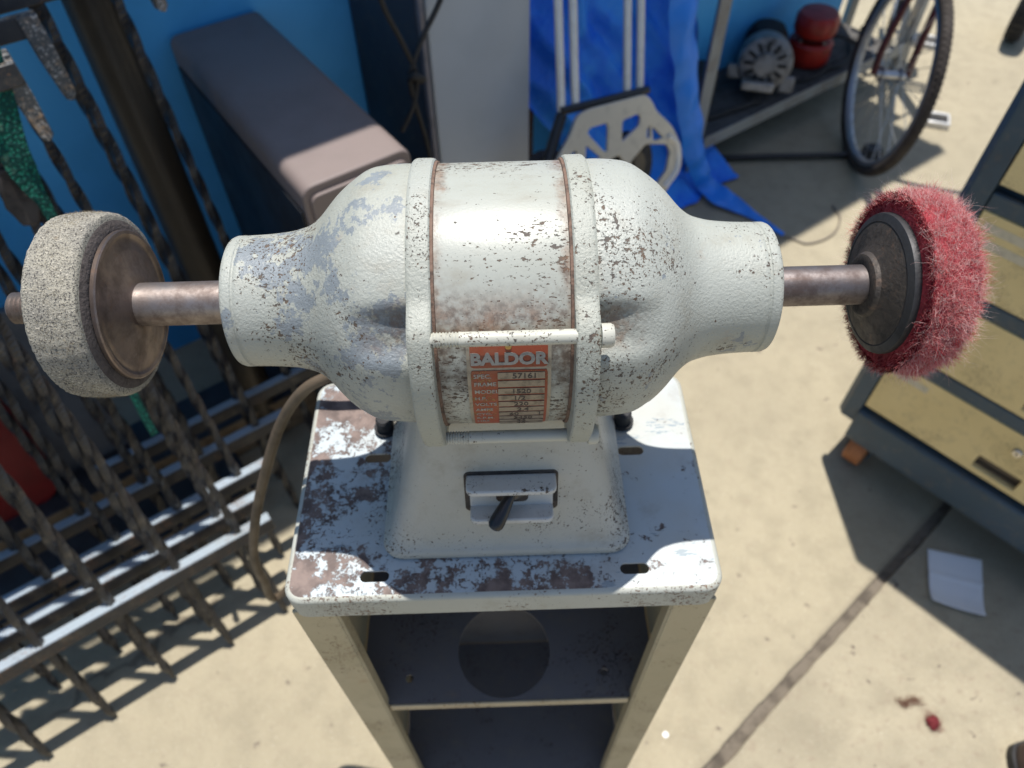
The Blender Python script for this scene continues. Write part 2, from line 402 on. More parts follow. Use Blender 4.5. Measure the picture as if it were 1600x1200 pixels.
# ---------------------------------------------------------------- setting: the house wall with its eave
M_WALL = simple('blue_wall_paint', (.085, .48, .94), .55, 0, .12, 5, .25, 160)
M_TRIM = simple('eave_paint', (.35, .42, .5), .6, 0, .15, 8)
QW, H_E, S_END = .62, 2.5, .95
house = thing('house', 'blue painted house wall in shade behind the stored junk', 'building', wp(-2, QW + 1.5))
WAX = (WD, WN, UZ)
MB().box(wp(S_END / 2 - 4.5, QW + 1.5, 1.2), (9 + S_END, 3, 2.18 * 1.1), WAX).obj('wall', M_WALL, house)
eo = QW - .1745 * H_E + .040                                                  # eave overhang set by the shadow edge on the ground
MB().box(wp(S_END / 2 - 4.5, QW - eo / 2 + .05, H_E - .03), (9.2 + S_END, eo + .1, .05), WAX).obj('eave', M_TRIM, house)
MB().box(wp(S_END / 2 - 4.5, QW - eo + .012, H_E - .085), (9.2 + S_END, .02, .16), WAX).obj('fascia', M_TRIM, house)
for s0 in (-4.0, -7.0):
    f = MB().box(wp(s0, QW - .012, 1.5), (1.0, .03, 1.0), WAX).obj('window', M_TRIM, house)
    MB().box(wp(s0, QW - .03, 1.5), (.86, .008, .86), WAX).obj('pane', simple('window_glass', (.02, .03, .04), .08), f)

# ================================================================ the bench buffer
AX = np.array([0, .3225, 1.1316]); TZ = .95
X_ = np.array([1., 0, 0])
buf = thing('bench_buffer', 'worn grey double ended bench buffer with red maker plate bolted on the steel pedestal', 'bench buffer', (0, .32, TZ))
def cyl(x, r, th): return AX + np.array([x, -r * math.cos(th), r * math.sin(th)])   # th = elevation towards the camera side
BOLT_TH = [R_(30), R_(-35), R_(172), R_(222)]
def angd(a, b): return (a - b + math.pi) % (2 * math.pi) - math.pi
# shell
nth = 144
def ringpts(x, rf): return [cyl(x, rf(2 * math.pi * k / nth), 2 * math.pi * k / nth) for k in range(nth)]
sh = MB(); sh.loft([ringpts(x, lambda t, r=r: r) for x, r in ((-.042, .0770), (-.0372, .0778), (0, .0778), (.0372, .0778), (.042, .0770))])
shell = sh.obj('motor_shell', M_SHELL, buf)
# seams of rust beside the flanges
for s in (-1, 1):
    MB().lathe([(s * .0345, .0779), (s * .0348, .0791), (s * .0362, .0793), (s * .0368, .0782)], AX, X_, 128, caps=False).obj('seam', M_RUST, shell)
# flanges with bolt ears
def ear(t):
    e = 0
    for b in BOLT_TH:
        d = abs(angd(t, b)); e = max(e, 1 - min(1, max(0, (d - R_(7.5)) / R_(8))))
    return e * e * (3 - 2 * e)
def ear_front(t):                                # the front half of the flange swells out to carry both bolts
    d = abs(angd(t, R_(-4))); f = 1 - min(1, max(0, (d - R_(33)) / R_(16)))
    return f * f * (3 - 2 * f) * .0100
def fl(r): return lambda t: r + max(.0095 * ear(t) if math.cos(t) < 0 else .0105 * ear(t) * (t > math.pi), ear_front(t))
for s in (-1, 1):
    m = MB(); m.loft([ringpts(s * x, fl(r)) for x, r in ((.0362, .0760), (.0363, .0797), (.0371, .0806), (.0385, .0809), (.0464, .0809), (.0478, .0805), (.0487, .0797), (.0488, .0740))])
    m.obj('flange', M_FLANGE, buf)
# end bells, with a scallop beside every bolt
PROF = [(.0480, .0779), (.0520, .0783), (.062, .0779), (.0724, .0767), (.078, .0742), (.082, .0712), (.088, .0670), (.0939, .0618), (.099, .0560), (.1037, .0505), (.1115, .0445), (.1233, .0412), (.136, .0399), (.146, .0395), (.1500, .0394), (.1507, .0387), (.1515, .0387), (.1522, .0395), (.1560, .0394), (.1578, .0387), (.1587, .0370), (.1589, .014)]
PX = np.array([p[0] for p in PROF]); PR = np.array([p[1] for p in PROF])
def bell_r(x): return float(np.interp(x, PX, PR))
xs = sorted(set(list(np.linspace(.048, .148, 56)) + [p[0] for p in PROF if p[0] > .149]))
smx = np.linspace(.048, .148, 56); smr = np.array([bell_r(x) for x in smx])
for _ in range(4): smr[1:-1] = (smr[:-2] + 2 * smr[1:-1] + smr[2:]) / 4
def bell_rr(x): return float(np.interp(x, smx, smr)) if x <= .148 else bell_r(x)
for s in (-1, 1):
    m = MB(); rings = []
    for x in xs:
        R0 = bell_rr(x)
        def rf(t, x=x, R0=R0):
            d = 0
            for b in BOLT_TH:
                a = angd(t, b); w = R_(9.5)
                rx = max(0, 1 - (max(x - .052, 0) / .034) ** 1.6)
                d = max(d, .0068 * math.exp(-(a / w) ** 4) * rx)
            return R0 - d
        rings.append(ringpts(s * x, rf))
    m.loft(rings); bell = m.obj('end_bell', M_BELL, buf, smooth=50)
    sg = MB().lathe([(s * .1587, .0155), (s * .1605, .0155), (s * .162, .0140)], AX, X_, 32).obj('bearing_boss', M_WASHER, bell)
    for th in (R_(40), R_(160), R_(280)):
        p = cyl(s * .1589, .024, th)
        MB().lathe([(0, .0034), (s * .0022, .0034), (s * .0036, .0022), (s * .0038, .0008)], p, X_, 14).obj('screw', M_BOLT, bell)
# through bolts
for i, th in enumerate(BOLT_TH):
    r0 = .0865; mt = M_BOLT
    prof = [(-.0370, .0038)]
    for k in range(9):
        x = -.0360 + .0016 * k; prof += [(x, .0034), (x + .0008, .0041)]
    prof += [(-.0210, .0039), (.0370, .0039)]
    b = MB().lathe(prof, cyl(0, r0, th), X_, 18).obj('through_bolt', mt, buf)
    MB().lathe([(.0488, .0030), (.0489, .0062), (.0535, .0063), (.0552, .0054), (.0554, .001)], cyl(0, r0, th), X_, 20).obj('bolt_head', mt, b)
# name plate, rolled round the shell
M_PORANGE = worn_paint('plate_red_enamel', (.27, .052, .020), .38, bare=(.36, .19, .06), rust=(.20, .08, .03), cast=.02, gloss=.4, rusty=.5, seed=11)
M_PMETAL = simple('plate_bare_metal', (.30, .27, .22), .42, .35, .4, 160, .1)
M_PSTRIP = simple('plate_data_strip', (.25, .215, .17), .38, .4, .45, 220, .15)
M_PINK = simple('plate_stamped_ink', (.05, .04, .035), .7, 0, .2)
M_PLET = simple('plate_raised_letters', (.30, .295, .28), .45, .3, .3, 300)
PXC, RP = .0023, .0782
def wrap(u, v, h=0.): return cyl(PXC + u, RP + h, R_(15.5) + v / .0785)     # v measured round the shell from the header line
def patch(name, u0, u1, v0, v1, h, mt, parent, r=.0, n=28, base=0.0):
    m = MB()
    outl = rrect(u0, v0, u1, v1, r, 5) if r else [(u0, v0), (u1, v0), (u1, v1), (u0, v1)]
    # grid of strips so that the sheet follows the curve
    rows = []
    for j in range(n + 1):
        v = v0 + (v1 - v0) * j / n; a, b = u0, u1
        if r:
            for c in (v1 - r, v0 + r):
                dv = (v - c) if c > (v0 + v1) / 2 else (c - v)
                if dv > 0: k = r - math.sqrt(max(0, r * r - dv * dv)); a += k; b -= k
        rows.append((a, b, v))
    top = [[wrap(a, v, h), wrap(b, v, h)] for a, b, v in rows]; bot = [[wrap(a, v, base), wrap(b, v, base)] for a, b, v in rows]
    vs = [p for row in top for p in row] + [p for row in bot for p in row]; N2 = 2 * (n + 1); fs = []
    for j in range(n):
        fs += [(2 * j, 2 * j + 1, 2 * j + 3, 2 * j + 2), (2 * j, 2 * j + 2, N2 + 2 * j + 2, N2 + 2 * j), (2 * j + 1, N2 + 2 * j + 1, N2 + 2 * j + 3, 2 * j + 3)]
    fs += [(0, N2, N2 + 1, 1), (2 * n, 2 * n + 1, N2 + 2 * n + 1, N2 + 2 * n)]
    return m.add(vs, fs).obj(name, mt, parent)
VT, VB = .0168, -.058
np_ = patch('name_plate', -.0222, .0222, VB, VT, .0009, M_PMETAL, buf, .003)
patch('enamel_header', -.0203, .0203, .0008, VT - .0018, .00125, M_PORANGE, np_, .002, base=.0009)
patch('enamel_field', -.0203, .0203, VB + .002, -.0010, .00125, M_PORANGE, np_, .0006, base=.0009)
def text(name, s, size, u, v, h, mt, parent, align='LEFT', bold=0., th=.0002, sx=1.):
    cu = bpy.data.curves.new('lettering', 'FONT'); cu.body = s; cu.size = size; cu.align_x = align; cu.offset = bold; cu.extrude = th; cu.resolution_u = 3
    tmp = bpy.data.objects.new('tmp', cu); C.objects.link(tmp)
    me = bpy.data.meshes.new_from_object(tmp.evaluated_get(bpy.context.evaluated_depsgraph_get())); bpy.data.objects.remove(tmp)
    for q in me.vertices: q.co = wrap(u + q.co.x * sx, v + q.co.y, h + q.co.z)
    me.materials.clear(); me.materials.append(mt); me.name = name
    o = bpy.data.objects.new(name, me); C.objects.link(o); attach(o, parent); return o
text('maker_name', 'BALDOR', .0094, -.0002, .0030, .0014, M_PLET, np_, 'CENTER', .00042, .0003, 1.10)
pitch = .00555
rowdat = [('SPEC.', '57161', .002), ('FRAME', '', 0), ('MODEL', '1520', 0), ('H.P.', '1/2', -.001), ('VOLTS', '220', 0), ('AMPS', '2.4', .001), ('CYC.', '60', -.004), ('R.P.M.', '3450', .001), ('HRS', '24', 0), ('', '40', 0)]
for i, (lb, val, du) in enumerate(rowdat):
    v1 = -.0022 - i * pitch; v0 = v1 - pitch * .78
    patch('data_strip', -.0062, .0188, v0, v1, .0017, M_PSTRIP, np_, 0, 5, base=.0012)
    if lb: text('row_label', lb, .0038, -.0190, v0 + .0007, .00132, M_PLET, np_, 'LEFT', .00006, .0001, 1.05)
    if val: text('row_value', val, .0047, .0062 + du, v0 + .0005, .00175, M_PINK, np_, 'CENTER', .00008, .0001, 1.15)
text('row_value', '1', .0047, .0165, -.0022 - 6 * pitch - pitch * .78 + .0005, .00175, M_PINK, np_, 'CENTER', .00008, .0001)
rv = MB(); pr = wrap(-.0002, VT - .0036, .001); nv = pr - cyl(PXC, 0, 0); nv[0] = 0; nv /= np.linalg.norm(nv)
rv.lathe([(0, .0019), (.0006, .0018), (.0012, .0011), (.0013, .0004)], pr, nv, 16).obj('rivet', simple('brass_rivet', (.42, .27, .10), .35, .8), np_)
# base casting
BC = (-.002, .319)
def brect(z, hx, y0, y1, r, n=8): return [np.array([BC[0] + a, b, z]) for a, b in rrect(-hx, y0, hx, y1, r, n)]
m = MB(); m.loft([brect(TZ + .0012, .0895, .2355, .4025, .014), brect(TZ + .0052, .0905, .2345, .4035, .014), brect(TZ + .0085, .0900, .2350, .4030, .014), brect(TZ + .0102, .0878, .2372, .4008, .013),
                  brect(TZ + .013, .0855, .2400, .398, .013), brect(TZ + .022, .0822, .2432, .395, .014), brect(TZ + .045, .0755, .2502, .388, .016), brect(TZ + .075, .0682, .2586, .380, .018), brect(TZ + .105, .0620, .2670, .373, .020), brect(TZ + .128, .0585, .2725, .368, .022)])
base = m.obj('base', M_BASE, buf, smooth=60)
for s in (-1, 1):                                                     # mounting bolts at the flanks
    for y in (.352,):
        b = MB().lathe([(0, .0095), (.003, .0095), (.0032, .0070), (.013, .0070), (.015, .0055)], (s * .0975 - .002, y, TZ + .0014), UZ, 18).obj('mounting_bolt', M_RUBBER, base)
# switch guard on the sloping front
e2 = np.array([0, .2586 - .2502, .030]); e2 /= np.linalg.norm(e2)
fz = .9995; fyy = .2502 + (fz - TZ - .045) / .030 * .0084
SF = Frame((.002, fyy, fz), X_, e2)
M_GUARD = worn_paint('switch_guard_paint', (.56, .56, .55), .45, cast=.08, gloss=.3, rusty=.15, seed=9)
gd = MB()
for b, w, dpt in ((.0265, .0300, .0155), (-.0015, .0285, .0140)):
    outl = [(-w, .0), (-w, dpt - .005)] + [(-w + .005 - .005 * math.cos(R_(a)), dpt - .005 + .005 * math.sin(R_(a))) for a in (22, 45, 68, 90)] + [(w - .005 + .005 * math.sin(R_(a)), dpt - .005 + .005 * math.cos(R_(a))) for a in (0, 22, 45, 68)] + [(w, dpt - .005), (w, 0)]
    r0 = [SF.p(a, b - .0024 - .10 * c, c) for a, c in outl]; r1 = [SF.p(a, b + .0020 - .10 * c, c) for a, c in outl]
    gd.loft([r0, r1])
gd.prism(SF, rrect(-.0285, -.0030, .0285, .0280, .003), -.001, .0013)
MB().prism(SF, rrect(-.0318, -.0052, .0318, .0312, .004), -.002, .0004).obj('guard_gap_sheet', M_DARKW, base)  # dark sheet added for the black gap and grime outline behind the guard
guard = gd.obj('switch_guard', M_GUARD, buf, .0011)
MB().prism(SF, rrect(-.0105, .0040, .0115, .0240, .004), .0012, .0018).obj('switch_opening', M_DARKW, guard)
for x in (-.022, .022):
    MB().lathe([(.0012, .0028), (.0024, .0026), (.0030, .0012)], SF.p(x, .0135), SF.n, 14).obj('screw', M_BOLTD, guard)
tg = MB(); o = SF.p(.0005, .0165, 0)
tg.lathe([(.0018, .0095), (.0036, .0095), (.0038, .0066), (.007, .0062), (.0085, .0045)], o, SF.n, 24)
bush = tg.obj('toggle_bushing', simple('toggle_bushing_metal', (.10, .095, .09), .45, .7), guard)
dv = SF.n * .85 + np.array([-.50, 0, 0]) + np.array([0, 0, -.62]); dv /= np.linalg.norm(dv)
tl = MB(); p0 = o + SF.n * .006
tl.tube([p0 + dv * t for t in (0, .004, .013, .021, .0245, .0268, .0277)], [.0030, .0036, .0048, .0055, .0052, .0037, .0012], 16)
tl.obj('toggle_lever', M_BLACK, guard)
# shafts
for s, mt, r in ((-1, M_SHAFTL, .0132), (1, M_SHAFTR, .0122)):
    sh_ = MB().lathe([(s * .158, r), (s * .200, r), (s * .2020, r * 1.0), (s * .2235, r)], AX, X_, 48).obj('shaft', mt, buf)
    if s < 0: MB().lathe([(-.2235, .0085), (-.262, .0085)] + [q for k in range(13) for q in ((-.262 - k * .0027, .0080), (-.2634 - k * .0027, .0097))] + [(-.298, .007)], AX, X_, 24).obj('thread', M_SHAFTL, sh_)
    else: MB().lathe([(.2235, .0085), (.288, .0085), (.2895, .0075)], AX, X_, 24).obj('thread', M_SHAFTR, sh_)
# power cord
CFR = Frame((0, .385, 0), X_, UZ)
pc = bez([(-.045, .385, .972)] + [CFR.p(*CFR.hit(x, y), c) for x, y, c in ((540, 588, 0), (506, 592, 0), (470, 615, 0), (438, 664, 0), (415, 735, .006), (402, 800, .012), (401, 850, .014), (413, 895, .008), (440, 940, -.012))] + [(-.12, .42, .80), (-.05, .43, .78)], 12)
MB().tube(pc, .0050, 14).obj('power_cord', M_CORD, buf)

# left felt wheel with its clamping washers
M_FELT = None
def felt():
    M = Mat('grit_felt'); a = M.noise(850, 4, .7); b = M.noise(28, 5, .65); v = M.voro(900).outputs['Color']
    col = M.mix(M.step(b, .35, .7), (.46, .43, .35), (.31, .295, .26))
    col = M.mix(M.step(a, .5, .62), col, (.10, .095, .09))
    col = M.mix(M.step(M.noise(900, 2, .5), .62, .70), col, (.65, .6, .5))
    col = M.mix(M.math('MULTIPLY', M.step(M.noise(60, 4, .6), .62, .74), .6), col, (.30, .19, .09))
    return M.out(col, .92, 0., M.bump(M.math('ADD', a, M.math('MULTIPLY', M.noise(220, 4, .6), .5)), .0018, 1.0), .25)
M_FELT = felt()
M_FELTD = simple('felt_worn_dark', (.085, .07, .065), .9, 0, .4, 200, .9, 500)
WX = -.2275
wheel = tag(MB().obj('felt_wheel', M_FELT) if False else bpy.data.objects.new('felt_wheel', None), 'round grit coated felt wheel on the left end of the buffer shaft', 'polishing wheel'); C.objects.link(wheel)
wheel.location = [float(c) for c in AX + X_ * -.245]
prof = [(-.2265, .036), (-.2280, .0480), (-.2286, .0500)]
MB().lathe([(-.2262, .020), (-.2268, .044), (-.2276, .0490), (-.2290, .0515)], AX, X_, 96, caps=False).obj('worn_face', M_FELTD, wheel)
fw = MB(); nn = 160; rings = []
for x, r in ((-.2285, .0518), (-.2292, .0538), (-.2308, .0549), (-.2350, .0554), (-.2430, .0556), (-.2520, .0553), (-.2568, .0542), (-.2592, .0515), (-.2602, .047), (-.2605, .012)):
    rings.append([AX + np.array([x, -(r + rng.normal(0, .00025)) * math.cos(2 * math.pi * k / nn), (r + rng.normal(0, .00025)) * math.sin(2 * math.pi * k / nn)]) for k in range(nn)])
fw.loft(rings).obj('felt_rim', M_FELT, wheel)
MB().lathe([(-.2262, .0448), (-.2240, .0450), (-.2232, .0443), (-.2230, .0425), (-.2238, .0412), (-.2242, .0395), (-.2236, .0365), (-.2225, .030), (-.2212, .024), (-.2200, .0195), (-.2192, .0172), (-.2190, .0133)], AX, X_, 96).obj('washer', M_WASHER, wheel)

def fibres(name, mt, parent, roots, dirs, lens, rad, segs=4, curl=.6, grav=.0):
    n = len(roots); d = dirs / np.linalg.norm(dirs, axis=1, keepdims=True); p = roots.copy(); k3 = 3
    V = np.zeros((n, segs + 1, k3, 3)); side = np.cross(d, rng.normal(size=(n, 3))); side /= np.linalg.norm(side, axis=1, keepdims=True)
    kd = rng.normal(size=(n, 3)) * curl
    for s in range(segs + 1):
        b = np.cross(d, side); r = rad * (1 - .75 * s / segs)
        for k in range(k3):
            w = 2 * math.pi * k / k3; V[:, s, k] = p + (side * math.cos(w) + b * math.sin(w)) * (r[:, None] if hasattr(r, 'shape') and r.shape else r)
        p = p + d * (lens / segs)[:, None]
        kd = kd * .6 + rng.normal(size=(n, 3)) * curl * .6
        d = d + kd / segs * 2; d[:, 2] -= grav; d /= np.linalg.norm(d, axis=1, keepdims=True)
    verts = V.reshape(-1, 3); f = []
    base = (np.arange(n) * (segs + 1) * k3)[:, None]
    q = []
    for s in range(segs):
        for k in range(k3):
            l = (k + 1) % k3; q.append([s * k3 + k, s * k3 + l, (s + 1) * k3 + l, (s + 1) * k3 + k])
    q = np.array(q); F = (base[:, :, None] + q[None]).reshape(-1, 4)
    me = bpy.data.meshes.new(name); me.vertices.add(len(verts)); me.vertices.foreach_set('co', verts.ravel())
    me.loops.add(F.size); me.loops.foreach_set('vertex_index', F.ravel().astype(np.int32))
    me.polygons.add(len(F)); me.polygons.foreach_set('loop_start', (np.arange(len(F)) * 4).astype(np.int32)); me.polygons.foreach_set('loop_total', np.full(len(F), 4, np.int32))
    me.update(calc_edges=True); me.validate(); me.materials.append(mt)
    o = bpy.data.objects.new(name, me); C.objects.link(o)
    if parent: attach(o, parent)
    return stuff(o)
def fib_mat(name, a, b, transl=.5, sc_=200):
    M = Mat(name); c = M.mix(M.step(M.noise(sc_, 3, .6), .38, .64), a, b)
    t = M.N('ShaderNodeBsdfTranslucent'); M.L(c, t.inputs[0]); d = M.N('ShaderNodeBsdfDiffuse'); M.L(c, d.inputs[0])
    mx = M.N('ShaderNodeMixShader'); mx.inputs[0].default_value = transl; M.L(d.outputs[0], mx.inputs[1]); M.L(t.outputs[0], mx.inputs[2])
    M.L(mx.outputs[0], M.t.nodes['Material Output'].inputs[0]); return M.m
# felt fuzz
n = 6000; a = rng.uniform(0, 2 * math.pi, n); xx = rng.uniform(-.2590, -.2290, n)
rr = np.interp(-xx, [.2285, .2297, .2318, .2365, .243, .25, .255, .259], [.0512, .0533, .0546, .0553, .0555, .0551, .0535, .050])
roots = np.stack([AX[0] + xx, AX[1] - rr * np.cos(a), AX[2] + rr * np.sin(a)], 1)
dr = np.stack([rng.normal(0, .5, n), -np.cos(a), np.sin(a)], 1) + rng.normal(0, .45, (n, 3))
fibres('felt_fuzz', fib_mat('felt_fibre', (.42, .36, .25), (.24, .21, .17), .3), wheel, roots, dr, rng.uniform(.0006, .0019, n), .00011, 2, .5)

# right wool pad
pad = bpy.data.objects.new('wool_pad', None); C.objects.link(pad); pad.location = [float(c) for c in AX + X_ * .25]
tag(pad, 'fluffy dark red wool polishing pad on the right end of the buffer shaft', 'polishing pad')
M_WOOLB = simple('wool_core', (.27, .026, .036), .95, 0, .45, 70, .9, 160)
rings = []
for x, r in ((.2335, .010), (.2338, .048), (.2355, .0515), (.2410, .0530), (.2485, .0538), (.2560, .0530), (.2620, .0500), (.2660, .044), (.2675, .012)):
    rings.append([AX + np.array([x, -(r + rng.normal(0, .0004)) * math.cos(2 * math.pi * k / 96), (r + rng.normal(0, .0004)) * math.sin(2 * math.pi * k / 96)]) for k in range(96)])
MB().loft(rings).obj('wool_body', M_WOOLB, pad)
fl_ = MB().lathe([(.2195, .0122), (.2192, .0165), (.2200, .0185), (.2225, .0200), (.2245, .0245), (.2262, .0310), (.2278, .0362), (.2282, .0372)], AX, X_, 96, caps=False).obj('clamp_flange', M_DARKW, pad)
MB().lathe([(.2282, .0372), (.2280, .0380), (.2298, .0425), (.2312, .0430), (.2340, .0428)], AX, X_, 96, caps=False).obj('clamp_rim', M_RING, fl_)
def wool(nm, n, mt, lo, hi, tang, rad, clump, x0=.2345, x1=.2660, curl=.7):
    a = rng.uniform(0, 2 * math.pi, n); x = rng.uniform(x0, x1, n)
    cl = np.sin(a * 11 + x * 260 + 1.5 * np.sin(a * 5)) * .5 + np.sin(a * 23 - x * 520 + 2 + np.sin(a * 7) * 2) * .5
    r = np.interp(x, [.2338, .2355, .241, .2485, .256, .262, .266], [.047, .0515, .053, .0538, .053, .050, .044]) - .001
    roots = np.stack([AX[0] + x, AX[1] - r * np.cos(a), AX[2] + r * np.sin(a)], 1)
    ox = np.interp(x, [.2345, .243, .262, .2735], [-1.0, -.25, .25, .8])
    rad_d = np.stack([ox, -np.cos(a), np.sin(a)], 1); tg_ = np.stack([np.zeros(n), np.sin(a), np.cos(a)], 1)
    d = rad_d + tg_ * (rng.normal(0, tang, n) + clump * cl)[:, None] + rng.normal(0, .28, (n, 3))
    L_ = rng.uniform(lo, hi, n) * (1 + .6 * cl)
    return fibres(nm, mt, pad, roots, d, L_, rad, 4, curl)
M_W1 = fib_mat('wool_red', (.66, .08, .10), (.84, .30, .31), .45)
M_W2 = fib_mat('wool_pink_tips', (.97, .80, .77), (.90, .50, .50), .5)
M_W3 = fib_mat('wool_pale_wisps', (.97, .88, .85), (.95, .66, .64), .5)
wool('wool_pile', 9500, M_W1, .0030, .0075, .6, .00015, .6)
wool('wool_tips', 15000, M_W2, .0042, .0098, 1.4, .00008, 1.5, .2360, .2665, 2.1)
wool('stray_wool', 2600, M_W3, .007, .017, 1.2, .00006, .9, .2355, .2665, 1.5)
# clipped inner ring between flange and pile
n = 5200; a = rng.uniform(0, 2 * math.pi, n); r = rng.uniform(.0425, .0540, n)
roots = np.stack([AX[0] + .2345 + rng.uniform(0, .001, n), AX[1] - r * np.cos(a), AX[2] + r * np.sin(a)], 1)
dr = np.stack([-np.ones(n) * .8, -np.cos(a), np.sin(a)], 1) + rng.normal(0, .3, (n, 3))
fibres('wool_inner_pile', fib_mat('wool_deep_red', (.12, .008, .016), (.20, .020, .032), .35), pad, roots, dr, rng.uniform(.0018, .0042, n), .00016, 3, .5)

# ================================================================ pedestal stand
X0, X1, Y0, Y1 = -.1625, .1525, .2055, .4050
ped = thing('pedestal_stand', 'open fronted worn grey steel pedestal stand carrying the buffer', 'stand', ((X0 + X1) / 2, (Y0 + Y1) / 2, 0))
TF = Frame((0, 0, TZ - .001), X_, (0, 1, 0))
def slot(cx, cy, w=.021, h=.0085): return rrect(cx - w / 2, cy - h / 2, cx + w / 2, cy + h / 2, h / 2 - .0001, 6)
RO = .004
plate('table_top', rrect(X0 + RO, Y0 + RO, X1 - RO, Y1 - RO, .010), [slot(-.098, .2235), slot(.0895, .2235), slot(-.104, .3245), slot(.0995, .3245)], TF, .002, M_TABLE, ped, 0)
m = MB(); rg_ = []
for k in range(7):
    a = R_(90 * k / 6); rg_.append([np.array([p[0], p[1], TZ - RO + RO * math.cos(a)]) for p in rrect(X0 + RO - RO * math.sin(a), Y0 + RO - RO * math.sin(a), X1 - RO + RO * math.sin(a), Y1 - RO + RO * math.sin(a), .010 + RO * math.sin(a))])
rg_.append([np.array([p[0], p[1], TZ - .0265]) for p in rrect(X0, Y0, X1, Y1, .014)])
rg_.append([np.array([p[0], p[1], TZ - .0268]) for p in rrect(X0 + .0012, Y0 + .0012, X1 - .0012, Y1 - .0012, .013)])
rg_.append([np.array([p[0], p[1], TZ - .004]) for p in rrect(X0 + .0015, Y0 + .0015, X1 - .0015, Y1 - .0015, .013)])
m.loft(rg_, caps=False).obj('skirt', worn_paint('skirt_paint', (.43, .44, .40), .36, bare=(.15, .11, .09), rust=(.20, .13, .09), cast=.05, gloss=.45, rusty=.4, seed=33), ped, smooth=50)
for xa, xb, nm in ((X0 + .002, X0 + .033, 'l'), (X1 - .033, X1 - .002, 'r')):
    m = MB(); m.box(((xa + xb) / 2, Y0 + .0036, (TZ - .022) / 2), (.031, .0032, TZ - .022))
    xi = xb if nm == 'l' else xa
    m.box((xi, Y0 + .009, (TZ - .022) / 2), (.003, .012, TZ - .022))
    m.obj('front_post', M_CAB, ped, .0012)
    m = MB(); xo = X0 + .0035 if nm == 'l' else X1 - .0035
    m.box((xo, (Y0 + Y1) / 2 + .003, (TZ - .022) / 2), (.0024, Y1 - Y0 - .010, TZ - .024)).obj('side_panel', M_CAB, ped)
MB().box(((X0 + X1) / 2, Y1 - .004, (TZ - .03) / 2), (X1 - X0 - .012, .0025, TZ - .034)).obj('back_panel', M_SHELF, ped)
for z, hole in ((.662, True), (.30, False), (.09, False)):
    FRM = Frame((0, 0, z), X_, (0, 1, 0))
    holes = [circ(-.0095, .2640, .0485), circ(-.108, .238, .0042, 12), circ(.094, .238, .0042, 12)] if hole else []
    sh_ = plate('shelf', [(X0 + .007, Y0 + .008), (X1 - .007, Y0 + .008), (X1 - .007, Y1 - .008), (X0 + .007, Y1 - .008)], holes, FRM, .0025, M_SHELF, ped, 0)
    MB().box(((X0 + X1) / 2, Y0 + .0068, z - .006), (X1 - X0 - .072, .0022, .0145)).obj('front_lip', M_EDGE, sh_, .0008)

# ================================================================ tool cabinet at the right
cd = np.array([.672, -.74, 0]); cd /= np.linalg.norm(cd); cm = np.array([-.74, -.672, 0]); cm /= np.linalg.norm(cm)
TC = Frame((.717, .93, 0), cd, UZ); TC.n = cm
CW, CH, CDp = .61, 1.30, .45
tcab = thing('tool_cabinet', 'tall rolling steel tool cabinet with tan drawers and slate blue frame', 'tool cabinet', TC.p(CW / 2, 0, -CDp / 2))
M_TFR = worn_paint('cabinet_blue_paint', (.052, .085, .115), .12, bare=(.10, .10, .10), rust=(.12, .08, .05), cast=.12, gloss=.45, rusty=.1, seed=12)
M_TDR = worn_paint('drawer_tan_paint', (.80, .63, .31), .10, bare=(.2, .15, .08), rust=(.25, .15, .07), cast=.05, gloss=.5, rusty=.12, seed=13)
M_LAB = simple('paper_label', (.62, .55, .40), .7, 0, .15, 80)
M_DARK = simple('dark_recess', (.015, .013, .012), .8, 0, .2)
TAX = (cd, cm, UZ)
m = MB()
m.box(TC.p(CW / 2, (CH + .155) / 2, -CDp / 2 - .012), (CW - .01, CDp - .024, CH - .155), TAX); m.obj('body', M_TFR, tcab, .004)
for a0 in (0, CW - .042):
    poly = [(0, 0), (.042, 0), (.042, -.03), (0, -.03)] if a0 else [(0, -.014), (.012, 0), (.042, 0), (.042, -.03), (0, -.03)]
    if a0: poly = [(0, 0), (.030, 0), (.042, -.014), (.042, -.03), (0, -.03)]
    mb = MB(); mb.loft([[TC.p(a0 + p[0], .153, p[1]) for p in poly], [TC.p(a0 + p[0], CH, p[1]) for p in poly]]); mb.obj('corner_post', M_TFR, tcab, .0015)
MB().box(TC.p(CW / 2 + .01, .151, -CDp / 2 + .008), (CW - .06, CDp, .092), TAX).obj('bottom_rail', M_TFR, tcab, .006)
zs = [(.215, .358), (.396, .538), (.575, .716), (.766, .905), (.940, 1.05), (1.085, 1.165), (1.2, 1.272)]
